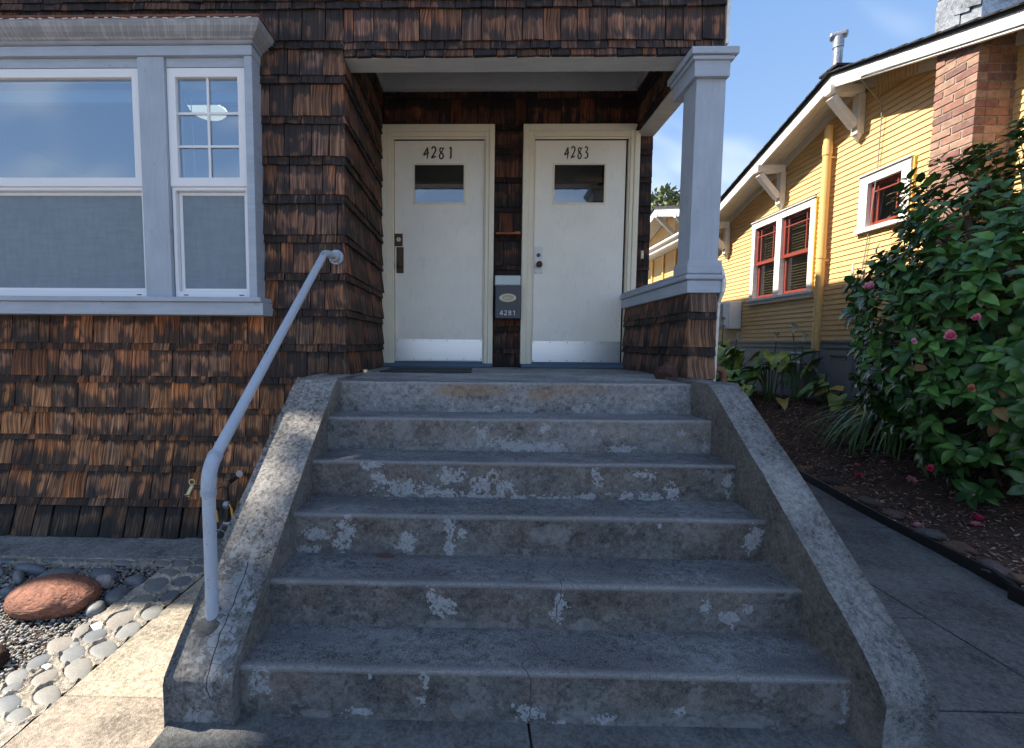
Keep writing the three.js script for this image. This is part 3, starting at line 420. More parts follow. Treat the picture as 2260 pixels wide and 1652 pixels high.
// ---- the window under its cornice
const win = node('front_window', house), ZC = 1.425;
part('casing', merge([bx(-0.703, -0.652, 0.507, 2.010, 1.28, ZC, 0.004), bx(-3.80, -3.74, 0.507, 2.010, 1.28, ZC, 0.004), bx(-3.80, -0.648, 2.0105, 2.07, 1.28, ZC + 0.008, 0.004)]), M.trim, win);
part('frieze', merge([bx(-1.213, -0.7035, 1.953, 2.010, 1.28, 1.405, 0.003), bx(-3.10, -1.386, 1.953, 2.010, 1.28, 1.405, 0.003)]), M.trim, win);
for (const [a, b] of [[-1.385, -1.214], [-3.275, -3.105]]) part('mullion', bx(a, b, 0.507, 2.010, 1.28, ZC - 0.003, 0.004), M.trimV, win);
part('sill', bx(-3.86, -0.606, 0.475, 0.506, 1.28, 1.482, 0.005), M.trim, win);
part('apron', bx(-3.86, -0.600, 0.392, 0.4745, 1.28, 1.462, 0.004), M.trim, win);
{ // crown of the cornice with mitred return, capped by rusted flashing
  const pr = [[0.0, 2.071], [0.010, 2.078], [0.012, 2.092], [0.022, 2.096], [0.03, 2.105], [0.055, 2.118], [0.078, 2.138], [0.09, 2.158], [0.092, 2.168]], pos = [], uv = [], idx = [];
  const path = [[-3.9, ZC + 0.008, 0, 1], [-0.648, ZC + 0.008, 1, 1], [-0.648, 1.29, 1, 0]];
  path.forEach(([x, z, ox, oz], k) => pr.forEach(([o, y], i) => { pos.push(x + ox * o, y, z + oz * o); uv.push(k === 2 ? 2.3 : x * 0.6, i / 8); }));
  for (let k = 0; k < 2; k++) for (let i = 0; i < 8; i++) { const a = k * 9 + i, b = a + 9; idx.push(a, b, a + 1, b, b + 1, a + 1); }
  const g = raw(pos, uv, idx).toNonIndexed(); g.computeVertexNormals(); part('cornice', g, M.cornice, win);
  part('cornice_top', bx(-3.9, -0.56, 2.1685, 2.176, 1.28, 1.523, 0), M.cornice, win);
  part('flashing', merge([bx(-3.9, -0.553, 2.1765, 2.190, 1.28, 1.532, 0.002), bx(-3.9, -0.59, 2.19, 2.20, 1.28, 1.40, 0.002)]), M.rust, win);
  for (let i = 0; i < 34; i++) { const x = -2.7 + i * 0.063 + rr(-0.02, 0.02), w = rr(0.015, 0.045); part('paint_flake', new THREE.BoxGeometry(w, 0.004, 0.006).rotateZ(rr(-0.15, 0.15)).rotateX(rr(-0.5, 0.5)).translate(x, 2.172 + rr(-0.003, 0.003), 1.529), M.houseWhite, win); }
}
function ring(x0, x1, y0, y1, t, z0, z1, b = t) { return slabOf(hole(rect(x0, x1, y0, y1), x0 + t, x1 - t, y0 + b, y1 - t), z0, z1, 0.003); }
function sashes(x0, x1, muntin) {
  const up = part('upper_sash', ring(x0, x1, 1.218, 1.951, 0.055, 1.33, 1.402, 0.057), M.vinyl, win);
  part('pane', bx(x0 + 0.05, x1 - 0.05, 1.27, 1.90, 1.372, 1.376, 0), M.glass, up);
  if (muntin) { const m = (x0 + x1) / 2; part('muntin', bx(m - 0.007, m + 0.007, 1.272, 1.898, 1.377, 1.387, 0), M.vinyl, up); for (const y of [1.679, 1.474]) part('muntin', bx(x0 + 0.053, x1 - 0.053, y - 0.007, y + 0.007, 1.3775, 1.3865, 0), M.vinyl, up); }
  const lo = part('lower_sash', merge([ring(x0 + 0.004, x1 - 0.002, 0.5075, 1.217, 0.022, 1.31, 1.394, 0.04), bx(x0 + 0.03, x1 - 0.03, 1.196, 1.216, 1.31, 1.35, 0)]), M.vinyl, win);
  part('pane', bx(x0 + 0.02, x1 - 0.02, 0.53, 1.21, 1.322, 1.326, 0), M.glass, lo);
  part('screen_frame', ring(x0 + 0.028, x1 - 0.026, 0.549, 1.194, 0.022, 1.345, 1.362), M.vinyl, lo);
  part('insect_screen', bx(x0 + 0.048, x1 - 0.046, 0.569, 1.174, 1.3535, 1.3545, 0), M.fly, lo);
  for (const x of [x0 + 0.06, x1 - 0.08]) part('weep_slot', bx(x, x + 0.03, 0.522, 0.528, 1.3935, 1.3955, 0), M.dark, lo);
}
sashes(-1.213, -0.704, true); sashes(-3.104, -1.386, false); sashes(-3.739, -3.276, true);
part('raised_blind', merge([-1.2, -3.09, -3.73].map((x, i) => bx(x, [-0.715, -1.40, -3.29][i], 1.82, 1.90, 1.20, 1.245, 0.004))), M.plaster, win);
for (const x of [-2.62, -1.15]) part('blind_cord', rod([x, 1.84, 1.25], [x + 0.02, 1.2, 1.25], 0.0025, 6), M.white, win);

// ---- the room behind it, with a window of its own in the far side wall
part('room_ceiling', bx(-4.55, -0.24, 2.46, 2.50, -3.2, 1.139, 0), M.roomPaint, house);
part('room_floor', bx(-4.55, -0.24, -0.12, -0.08, -3.2, 1.139, 0), M.floorWood, house);
part('room_wall', merge([bx(-0.30, -0.245, -0.08, 2.46, -3.2, 1.138, 0), bx(-4.57, -4.55, -0.08, 2.46, -3.2, 1.138, 0), bx(-4.55, -0.3, -0.08, 2.46, -3.24, -3.2, 0)]), M.roomPaint, house);
const roomLamp = thing('ceiling_light', 'round lit ceiling light seen through the small divided window', 'ceiling light');
part('lamp_base', new THREE.CylinderGeometry(0.17, 0.17, 0.03, 36).translate(-1.80, 2.444, -0.13), M.vinyl, roomLamp);
part('lamp_shade', new THREE.LatheGeometry([[0, -0.075], [0.08, -0.07], [0.13, -0.05], [0.16, -0.02], [0.165, 0]].map((p) => new THREE.Vector2(...p)), 36).translate(-1.80, 2.428, -0.13), mat({ color: lin(0.8, 0.7, 0.5), emissive: lin(1, 0.82, 0.55), emissiveIntensity: 0.3 }), roomLamp);
{ const pl = new THREE.PointLight(new THREE.Color(1, 0.82, 0.6), 0.14, 0, 2); pl.position.set(-1.80, 2.395, -0.13); pl.castShadow = true; roomLamp.add(pl); }
void ceil;

// split: the 300 largest shingles in view as pieces, the rest as one mass
cedarRecords.sort((a, b) => b.area - a.area);
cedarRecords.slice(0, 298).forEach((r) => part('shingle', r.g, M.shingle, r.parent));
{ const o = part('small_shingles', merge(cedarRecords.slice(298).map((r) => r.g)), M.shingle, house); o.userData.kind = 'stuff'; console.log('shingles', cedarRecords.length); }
// ---------------------------------------------------------------- ground, steps, path, walk
const GY = -1.026, GL = -1.10;
structure('ground', uvm(new THREE.PlaneGeometry(300, 300).rotateX(-Math.PI / 2).translate(0, GL - 0.06, 0)), concrete([0.50, 0.48, 0.45], 2));
const steps = thing('concrete_steps', 'worn grey concrete front steps with flaking paint and sloping cheek walls', 'steps');
for (let k = 0; k < 6; k++) {
  const z = L0 + TREAD * k, y = -RISE * k, r = 0.009, prof = [[z, y - RISE - 0.004], [z, y - RISE * 0.66], [z, y - RISE * 0.33], [z, y - r]];
  for (let a = 1; a <= 4; a++) { const t = a / 4 * Math.PI / 2; prof.push([z - r + r * Math.cos(t), y - r + r * Math.sin(t)]); }
  prof.push([z - TREAD * 0.35, y], [z - TREAD * 0.7, y], [z - TREAD - 0.004, y]);
  const secs = []; for (let i = 0; i <= 60; i++) secs.push([lerp(SX0 - 0.004, SX1 + 0.004, i / 60), 0]);
  part('step', sweepX(prof, secs, (x, s) => [(x - SX0) / 1.993, (5 - k + 0.004 + Math.min(0.99, s / 0.42) * 0.99) / 6], 0.005, k + 1), M.flight, steps);
}
part('landing', merge([bx(-0.13, 2.19, -0.25, -0.0015, -0.1, 1.30, 0.002), bx(SX0 - 0.002, SX1 + 0.002, -0.25, -0.0005, 1.301, L0 - TREAD - 0.002, 0)]), M.landing, steps);
function cheek(x0, x1, zTop, zF, yF, m, sideM, bottom) {
  const prof = [[zF, bottom], [zF, yF - 0.25], [zF, yF - 0.10], [zF + 0.002, yF - 0.02], [zF - 0.006, yF - 0.004], [zF - 0.022, yF + 0.012]];
  const slope = yF / (zF - zTop); for (let i = 1; i < 14; i++) { const z = lerp(zF, zTop, i / 14); prof.push([z, slope * (z - zTop) + 0.012 + 0.012 * Math.sin(i / 14 * Math.PI)]); }
  prof.push([zTop - 0.01, 0.010], [zTop - 0.06, 0.006], [zTop - 0.2, 0.004], [1.29, 0.003]);
  const w = x1 - x0, secs = [[x0, -0.014], [x0 + 0.004, -0.005], [x0 + 0.014, 0]]; for (let i = 1; i < 8; i++) secs.push([lerp(x0 + 0.014, x1 - 0.014, i / 8), 0]); secs.push([x1 - 0.014, 0], [x1 - 0.004, -0.005], [x1, -0.014]);
  const top = sweepX(prof, secs, (x, s) => m === M.cheek ? [(x - x0) / 0.25, s / 2.2] : [x, s], 0.009, x0 > 1 ? 12 : 11);
  const wall = part('cheek_wall', top, m, steps); void w;
  part('cheek_side', merge([flatX([...top.userData.rim(0), [1.29, bottom]], x0), flatX([...top.userData.rim(secs.length - 1), [1.29, bottom]], x1)]), sideM, wall);
}
cheek(-0.232, SX0, 1.864, 3.06, -0.872, M.cheek, M.cheekC, GL - 0.04);
cheek(SX1, 2.143, 2.0, 3.139, -0.818, M.cheekR, M.cheekIn, GY - 0.04);
part('grout_collar', new THREE.LatheGeometry([[0.012, 0.016], [0.045, 0.014], [0.06, 0.008], [0.075, -0.002], [0.08, -0.03]].map((p) => new THREE.Vector2(...p)), 22).rotateX(0.62).scale(1, 1, 1.2).translate(-0.158, -0.766, 2.905), M.cheekC, steps);

// sidewalk at the foot and along the right side, scored into slabs
const walk = structure('walkway', bx(-0.226, 3.60, GY - 0.08, GY - 0.012, -9, 7, 0), M.dark);
const jx = (z) => 2.93 - 0.155 * (z - 1.85) * 0.4;
const zs = [-6.5, -5.1, -3.9, -2.7, -1.5, 0.2, 1.24, 1.815, 2.357, 2.925, 3.75];
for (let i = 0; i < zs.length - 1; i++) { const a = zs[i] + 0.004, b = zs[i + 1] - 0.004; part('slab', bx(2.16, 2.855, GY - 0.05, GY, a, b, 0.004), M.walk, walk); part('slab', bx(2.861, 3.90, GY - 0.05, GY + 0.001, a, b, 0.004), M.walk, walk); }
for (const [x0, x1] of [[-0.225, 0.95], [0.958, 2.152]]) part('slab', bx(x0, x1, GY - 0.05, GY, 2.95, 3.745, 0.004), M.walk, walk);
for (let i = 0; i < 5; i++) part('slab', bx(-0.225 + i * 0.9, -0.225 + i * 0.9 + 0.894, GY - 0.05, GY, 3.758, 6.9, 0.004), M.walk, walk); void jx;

// sunlit path on the left
const path = structure('garden_path', bx(-0.762, -0.236, GL - 0.06, GL - 0.014, 1.5, 7, 0), M.dark);
for (const [a, b, m] of [[1.55, 2.185, M.path], [2.189, 2.8615, M.path], [2.8625, 3.6, M.pathLow], [3.608, 6.9, M.pathLow]]) part('slab', bx(-0.759, -0.234, GL - 0.05, GL, a, b, 0.005), m, path);
structure('footing_apron', merge([bx(-4.7, -0.24, GL - 0.06, GL - 0.006, 1.2, 1.735, 0.004), bx(-1.17, -0.24, GL - 0.06, GL + 0.004, 1.35, 1.72, 0.006)]), M.footing);
structure('gravel_bed', uvm(bx(-4.7, -1.03, GL - 0.07, GL - 0.028, 1.8, 7, 0)), M.soil);

// mortar border with cobbles set in it: along the wall and down the path
const cob = [[-0.96, 2.04, 0.093, 0.052, 0.99], [-0.84, 2.01, 0.067, 0.042, 1.1], [-0.92, 2.22, 0.065, 0.05, 1.14], [-0.81, 2.16, 0.056, 0.037, 1.49], [-0.8, 2.31, 0.071, 0.042, 1.01], [-0.91, 2.37, 0.081, 0.052, 1.27], [-0.81, 2.46, 0.066, 0.042, 1.25], [-0.98, 2.43, 0.036, 0.024, 0.69], [-1.02, 2.47, 0.066, 0.027, -1.96], [-0.93, 2.5, 0.062, 0.042, 0.82], [-0.82, 2.59, 0.066, 0.043, 0.67], [-1.03, 2.57, 0.072, 0.045, 0.77], [-0.965, 2.57, 0.027, 0.02, 0.49], [-0.92, 2.63, 0.066, 0.04, 0.83], [-0.82, 2.72, 0.072, 0.043, 0.7], [-1.02, 2.68, 0.057, 0.035, 1.23], [-0.96, 2.71, 0.022, 0.015, 0.46], [-0.91, 2.77, 0.056, 0.038, 0.8], [-1.02, 2.775, 0.05, 0.034, 0.88], [-0.98, 2.83, 0.035, 0.028, 0.51], [-0.82, 2.86, 0.061, 0.035, 0.64], [-0.92, 2.91, 0.057, 0.032, 0.61], [-0.83, 2.96, 0.045, 0.03, 0.4], [-1.09, 1.8, 0.057, 0.032, 0.43], [-0.97, 1.8, 0.067, 0.039, 0.39], [-0.84, 1.88, 0.059, 0.038, 0.74], [-0.97, 1.91, 0.075, 0.036, 0.48], [-0.87, 1.77, 0.05, 0.028, 0.71], [-1.64, 1.79, 0.063, 0.026, 0.1], [-1.49, 1.79, 0.062, 0.026, 0.08], [-1.33, 1.8, 0.069, 0.03, 0.16], [-1.78, 1.79, 0.05, 0.024, 0.1], [-1.93, 1.8, 0.056, 0.024, 0.1], [-2.05, 1.8, 0.046, 0.024, 0.2], [-2.2, 1.8, 0.06, 0.025, 0.1], [-2.35, 1.8, 0.05, 0.025, 0.1], [-1.0, 3.02, 0.06, 0.04, 0.8], [-0.88, 3.08, 0.07, 0.042, 0.6], [-1.0, 3.16, 0.06, 0.04, 0.9], [-0.87, 3.22, 0.06, 0.04, 0.7]];
const stoneGeo = []; for (let v = 0; v < 5; v++) { const g = new THREE.SphereGeometry(1, 22, 14), p = g.attributes.position; for (let i = 0; i < p.count; i++) { const x = p.getX(i), y = p.getY(i), z = p.getZ(i); const f = 1 + 0.10 * Math.sin(x * 2.1 + v * 1.7) * Math.cos(z * 1.7 + v) + 0.05 * Math.sin(z * 3 + x * 2.7 + v * 3); const sq = 1 / Math.pow(Math.pow(Math.abs(x), 2.4) + Math.pow(Math.abs(y), 2.4) + Math.pow(Math.abs(z), 2.4), 1 / 2.4); p.setXYZ(i, x * sq * f, Math.sign(y) * Math.pow(Math.abs(y * sq), 1.0) * (0.94 + 0.06 * f), z * sq * f); } g.computeVertexNormals(); stoneGeo.push(g); }
const stoneMats = [[0.235, 0.245, 0.25], [0.19, 0.205, 0.225], [0.26, 0.255, 0.24], [0.155, 0.175, 0.20], [0.22, 0.23, 0.23], [0.27, 0.255, 0.235]].map((c) => mat({ color: lin(...c), map: T.stone, roughness: 0.62 })), palePebble = mat({ color: lin(0.78, 0.74, 0.66), map: T.stone, roughness: 0.6 });
function heightMortar(x, z) { // cement pressed up round each cobble
  let h = 0.012 * (vn(x * 14 + 50, z * 14 + 50, 256, 256, 301) - 0.5) + 0.007 * (vn(x * 45 + 50, z * 45 + 50, 256, 256, 302) - 0.5) + 0.004 * (vn(x * 110 + 50, z * 110 + 50, 512, 512, 303) - 0.5);
  for (const [cx, cz, a, b, t] of cob) { const dx = x - cx, dz = z - cz; if (Math.abs(dx) > 0.15 || Math.abs(dz) > 0.15) continue; const p = (dx * Math.cos(t) + dz * Math.sin(t)) / a, q = (-dx * Math.sin(t) + dz * Math.cos(t)) / b, r = Math.hypot(p, q); h += 0.009 * Math.exp(-Math.pow((r - 1.18) / 0.16, 2)) - (r < 1.05 ? 0.02 * (1 - step(0.9, 1.05, r)) : 0); }
  return GL - 0.004 + h;
}
function mortarSheet(x0, x1, z0, z1, n, m, edge) {
  const pos = [], uv = [], idx = []; for (let j = 0; j <= m; j++) for (let i = 0; i <= n; i++) { let x = lerp(x0, x1, i / n), z = lerp(z0, z1, j / m); let y = heightMortar(x, z); if (edge === 'x' && i === 0) { y -= 0.05; } if (edge === 'x' && i === 1) { x += 0.012 * (vn(z * 12, 4, 256, 256, 7) - 0.5); } if (edge === 'z' && j === m) y -= 0.05; pos.push(x, y, z); uv.push(x, z); }
  for (let j = 0; j < m; j++) for (let i = 0; i < n; i++) { const a = j * (n + 1) + i, b = a + n + 1; idx.push(a, b, a + 1, b, b + 1, a + 1); } return raw(pos, uv, idx);
}
const border = structure('cobble_border', merge([mortarSheet(-1.055, -0.768, 1.83, 3.6, 44, 270, 'x'), mortarSheet(-2.7, -0.768, 1.735, 1.83, 240, 16, 'z')]), M.mortar);
cob.forEach(([x, z, a, b, t], i) => { const o = part('cobble', stoneGeo[i % 5], [7, 16].includes(i) ? palePebble : stoneMats[i % 6], border); o.scale.set(a * 1.10, 0.010, b * 1.10); o.rotation.set(rr(-0.05, 0.05), -t, rr(-0.05, 0.05)); o.position.set(x, GL - 0.006, z); });
const loose = [[-1.33, 1.95, 0.099, 0.049, 0.34, 'large slate-blue river stone lying on the dark gravel beside the white rock'], [-1.58, 1.97, 0.098, 0.065, 2.95, 'slate-blue river stone tucked behind the red boulder'], [-1.80, 1.90, 0.12, 0.038, 0.25, 'long flat slate stone against the mortar border by the wall'], [-1.98, 1.93, 0.077, 0.032, 0.5, 'smooth grey stone at the end of the row behind the boulder'], [-1.10, 2.02, 0.058, 0.038, 0.25, 'small slate stone on gravel between white rock and cobble border'], [-1.09, 2.16, 0.071, 0.05, 1.17, 'grey stone half buried in gravel with tiny pale pebbles beside it'], [-1.10, 2.29, 0.062, 0.039, 1.1, 'low grey stone at the gravel edge right of the red boulder'], [-1.78, 1.99, 0.08, 0.025, 0.73, 'narrow upright grey stone behind the boulder'], [-1.68, 2.15, 0.044, 0.028, 0.47, 'small dark stone in gravel left of the red boulder']];
loose.forEach(([x, z, a, b, t, l], i) => { const o = single('river_stone', stoneGeo[(i + 2) % 5], stoneMats[[3, 1, 3, 0, 1, 3, 0, 4, 3][i]], l, 'stone', 'loose river stones on the gravel'); o.scale.set(a, 0.034, b); o.rotation.set(0, -t, 0.05); o.position.set(x, GL - 0.008, z); });
function boulder(seed, sub, rough) { const g = new THREE.IcosahedronGeometry(1, sub), p = g.attributes.position; for (let i = 0; i < p.count; i++) { const v = new THREE.Vector3().fromBufferAttribute(p, i); const f = 1 + rough * (vn(v.x * 1.6 + 30 + seed, v.y * 1.6 + v.z * 2.1 + 30, 256, 256, seed) - 0.5) + rough * 0.4 * (vn(v.x * 5 + 30, v.y * 5 + v.z * 6 + 30, 256, 256, seed + 1) - 0.5) + rough * 0.18 * (vn(v.x * 14 + 30, v.y * 14 + v.z * 17 + 30, 256, 256, seed + 2) - 0.5); v.multiplyScalar(f); p.setXYZ(i, v.x, v.y, v.z); } g.deleteAttribute('normal'); g.deleteAttribute('uv'); const q = uvm(g, 1); q.computeVertexNormals(); return smoothNormals(q); }
function smoothNormals(g) { const p = g.attributes.position, m = new Map(), n = g.attributes.normal, key = (i) => [p.getX(i), p.getY(i), p.getZ(i)].map((x) => x.toFixed(4)).join(); for (let i = 0; i < p.count; i++) { const k = key(i), v = m.get(k) || new THREE.Vector3(); v.add(new THREE.Vector3().fromBufferAttribute(n, i)); m.set(k, v); } for (let i = 0; i < p.count; i++) { const v = m.get(key(i)).clone().normalize(); n.setXYZ(i, v.x, v.y, v.z); } return g; }
{ const o = single('red_boulder', boulder(3, 16, 0.11), mat({ color: lin(0.34, 0.155, 0.105), map: T.rock, bumpMap: T.rockB, bumpScale: 0.008, roughness: 0.9 }), 'rounded rust-red boulder resting on the pebble gravel', 'boulder'); o.scale.set(0.25, 0.088, 0.165); o.rotation.set(0, -0.35, 0.06); o.position.set(-1.37, GL + 0.022, 2.23); }
{ const o = single('lava_rock', boulder(9, 7, 0.6), mat({ color: lin(0.12, 0.06, 0.045), map: T.rock, bumpMap: T.rockB, bumpScale: 0.05, roughness: 1 }), 'rough dark red lava rock on the gravel', 'rock'); o.scale.set(0.06, 0.05, 0.06); o.position.set(-1.215, GL + 0.006, 2.70); }
{ const o = single('white_rock', boulder(15, 5, 0.7), mat({ color: lin(0.55, 0.53, 0.52), map: T.rock, roughness: 0.95 }), 'jagged pale rock between slate stones on the gravel', 'rock'); o.scale.set(0.042, 0.042, 0.036); o.position.set(-1.235, GL + 0.008, 2.06); }
{ // pea gravel
  const g = new THREE.IcosahedronGeometry(1, 1), n = 13000, im = new THREE.InstancedMesh(g, mat({ roughness: 0.6 }), n), d = new THREE.Object3D(); let k = 0;
  const pal = [[0.22, 0.23, 0.225], [0.29, 0.285, 0.265], [0.16, 0.17, 0.175], [0.34, 0.33, 0.30], [0.20, 0.195, 0.18], [0.26, 0.25, 0.225], [0.13, 0.135, 0.14], [0.30, 0.235, 0.185], [0.24, 0.245, 0.24]];
  while (k < n) { const z = rr(1.835, 3.4), x = rr(-2.5, -1.035 - 0.02 * (vn(z * 12, 3, 256, 256, 9))); const s = rr(0.0045, 0.0085); d.position.set(x, GL - 0.026 + rr(0, 0.018), z); d.scale.set(s * rr(0.9, 1.5), s * rr(0.5, 0.8), s * rr(0.8, 1.1)); d.rotation.set(rr(-0.6, 0.6), rr(0, 6.28), rr(-0.6, 0.6)); d.updateMatrix(); im.setMatrixAt(k, d.matrix); const c = pick(pal), v = rr(0.75, 1.2); im.setColorAt(k, lin(c[0] * v, c[1] * v, c[2] * v)); k++; }
  im.name = 'pea_gravel'; im.userData = { kind: 'stuff', label: 'fine grey pea gravel around the red boulder', category: 'gravel' }; shade(im); scene.add(im);
}
// ---------------------------------------------------------------- the yellow bungalow next door
const YX = 5.33, RX = 4.94, RZ = -1.45, RY = 3.27, PITCH = 0.298;
const yh = thing('yellow_bungalow', 'yellow lap-sided bungalow with white rake boards and knee braces', 'house');
const rake = (z) => RY - PITCH * Math.abs(z - RZ);
const wins = [[-3.56, -2.10, 0.93, 2.22], [-1.37, -0.70, 1.55, 2.21]];
part('gable_wall', merge([bx(YX + 0.12, YX + 0.2, -1.1, 0.92, -5.2, 3.2, 0), bx(YX + 0.12, YX + 0.2, 0.92, 2.22, -5.2, -3.56, 0), bx(YX + 0.12, YX + 0.2, 0.92, 1.55, -2.10, 3.2, 0), bx(YX + 0.12, YX + 0.2, 1.55, 2.22, -2.10, -1.37, 0), bx(YX + 0.12, YX + 0.2, 1.55, 2.22, -0.70, 3.2, 0), prism([[-5.2, 2.22], [-4.7, rake(-4.7) + 0.08], [RZ, RY + 0.08], [1.9, rake(1.9) + 0.08], [1.9, 2.22]], YX + 0.12, YX + 0.2)]), M.plaster, yh);
part('room_shell', merge([bx(8.6, 8.7, 0.2, 2.75, -4.6, 2.8, 0), bx(YX + 0.2, 8.6, 2.62, 2.72, -4.6, 2.8, 0), bx(YX + 0.2, 8.6, 0.2, 0.28, -4.6, 2.8, 0), bx(YX + 0.2, 8.6, 0.28, 2.62, -4.7, -4.6, 0), bx(YX + 0.2, 8.6, 0.28, 2.62, 2.7, 2.8, 0), bx(YX + 0.2, 8.6, 0.28, 2.62, -1.9, -1.8, 0)]), M.plaster, yh);
{ // siding boards: each lapped over the next
  const ex = 0.0655, cols = [M.siding]; void cols;
  for (let i = 0; i < 47; i++) {
    const y0 = 0.30 + i * ex, y1 = y0 + ex; let z0 = -5.2, z1 = 3.2; const lim = (RY + 0.06 - y0) / PITCH; if (lim <= 0.05) break; z0 = Math.max(z0, RZ - lim); z1 = Math.min(z1, RZ + lim);
    let seg = [[z0, z1]]; for (const [a, b, c, d] of wins) if (y1 > c + 0.02 && y0 < d - 0.02) seg = seg.flatMap(([p, q]) => b <= p || a >= q ? [[p, q]] : [[p, a + 0.03], [b - 0.03, q]].filter(([m, n]) => n - m > 0.02));
    seg = seg.flatMap(([p, q]) => { if (q - p < 2.2) return [[p, q]]; const c = lerp(p, q, rr(0.25, 0.75)); return [[p, c - 0.0015], [c + 0.0015, q]]; });
    for (const [p, q] of seg) { const g = raw([YX - 0.013, y0, p, YX - 0.013, y0, q, YX - 0.001, y1 + 0.006, q, YX - 0.001, y1 + 0.006, p, YX + 0.004, y0, p, YX + 0.004, y0, q], [p, y0, q, y0, q, y1, p, y1, p, y0 - 0.02, q, y0 - 0.02].map((v) => v + i * 0.13), [0, 1, 2, 0, 2, 3, 4, 5, 1, 4, 1, 0]).toNonIndexed(); g.computeVertexNormals(); part('siding_board', g, M.siding, yh); }
  }
}
// base: water table, foundation with panels
part('water_table', merge([bx(YX - 0.03, YX + 0.06, 0.268, 0.297, -5.2, 3.2, 0.004), bx(YX - 0.012, YX + 0.06, 0.20, 0.2675, -5.2, 3.2, 0.003)]), M.greyBase, yh);
part('foundation', bx(YX + 0.01, YX + 0.12, -1.15, 0.2, -5.2, 3.2, 0), M.greyBase, yh);
for (let j = 0; j < 4; j++) part('foundation_block', bx(YX - 0.002, YX + 0.02, 0.195 - (j + 1) * 0.2 + 0.004, 0.195 - j * 0.2 - 0.004, -5.1, -1.80, 0.004), M.greyBase, yh);
for (const z of [-1.78, -0.94, -0.10, 0.74]) { const f = part('access_panel', bx(YX - 0.006, YX + 0.012, -0.42, 0.165, z + 0.004, z + 0.83, 0.002), M.greyBase, yh); part('panel_frame', slabFrame(z + 0.004, z + 0.83), M.greyBase, f); part('panel_stile', bx(YX - 0.026, YX - 0.0065, -0.36, 0.105, z + 0.39, z + 0.45, 0.002), M.greyBase, f); }
function slabFrame(z0, z1) { return merge([bx(YX - 0.025, YX - 0.0065, -0.42, 0.165, z0, z0 + 0.085, 0.002), bx(YX - 0.025, YX - 0.0065, -0.42, 0.165, z1 - 0.06, z1, 0.002), bx(YX - 0.024, YX - 0.0065, 0.105, 0.165, z0 + 0.0855, z1 - 0.0605, 0.002), bx(YX - 0.024, YX - 0.0065, -0.42, -0.36, z0 + 0.0855, z1 - 0.0605, 0.002)]); }
// roof with tiles stepping along the rake
const eL = -5.3, eR = 3.3, roof = part('roof', merge([prism([[RZ, RY + 0.168], [eL, rake(eL) + 0.168], [eL, rake(eL) + 0.146], [RZ, RY + 0.146], [eR, rake(eR) + 0.146], [eR, rake(eR) + 0.168]], RX - 0.02, 9.5)]), M.roofing, yh);
for (let i = 0; i < 24; i++) for (const s of [-1, 1]) { const a = i * 0.17, b = a + 0.20; if (a > 3.8 || (s > 0 && a > 4.4)) continue; const q = (d, up) => [RZ + s * d, RY - PITCH * d + up]; part('roof_tile', prism([q(a, 0.169), q(b, 0.171), q(b, 0.190), q(a, 0.178)], RX - 0.045, 6.6, 0), M.roofing, roof); }
part('ridge_tile', merge([beam([RX - 0.05, RY + 0.19, RZ - 0.06], [6.6, RY + 0.19, RZ - 0.06], 0.16, 0.03), beam([RX - 0.05, RY + 0.193, RZ + 0.07], [6.6, RY + 0.193, RZ + 0.07], 0.16, 0.03)]), M.roofing, roof);
for (const s of [-1, 1]) {
  const e = s < 0 ? eL : eR, L = Math.abs(e - RZ), q = (d, up) => [RZ + s * d, RY - PITCH * d + up];
  part('rake_board', prism([q(0, 0), q(L, 0), q(L, 0.145), q(0, 0.145)], RX, RX + 0.035, 0.003), M.houseWhite, yh);
  for (let i = 0; i < 4; i++) part('eave_board', prism([q(0.03, 0.1), q(L, 0.1), q(L, 0.125), q(0.03, 0.125)], RX + 0.036 + i * 0.088, RX + 0.036 + i * 0.088 + 0.085, 0.002), M.braceCream, yh);
  part('frieze_board', prism([q(0.0, -0.02), q(L, -0.02), q(L, 0.098), q(0.0, 0.098)], YX - 0.032, YX - 0.014, 0.002), M.braceCream, yh);
}
for (let i = 0; i < 12; i++) part('vent_slat', bx(YX - 0.04, YX - 0.033, 3.05, 3.27, -1.22 + i * 0.045, -1.20 + i * 0.045, 0), M.siding, yh);
function knee(z) { const y = rake(z) + 0.02, b = node('knee_brace', yh); const a = z; part('top_arm', bx(RX - 0.05, YX - 0.034, y - 0.10, y + 0.0, a - 0.05, a + 0.05, 0.005), M.houseWhite, b); part('wall_post', bx(YX - 0.10, YX - 0.016, y - 0.56, y - 0.101, a - 0.05, a + 0.05, 0.005), M.braceCream, b); part('strut', beam([RX + 0.0, y - 0.13, a], [YX - 0.10, y - 0.46, a], 0.085, 0.085), M.houseWhite, b); part('drop_tip', new THREE.ConeGeometry(0.05, 0.09, 4).rotateY(Math.PI / 4).rotateX(Math.PI).translate(YX - 0.055, y - 0.605, a), M.houseWhite, b); }
[RZ + 0.02, -2.83, -4.33, 0.9].forEach(knee);
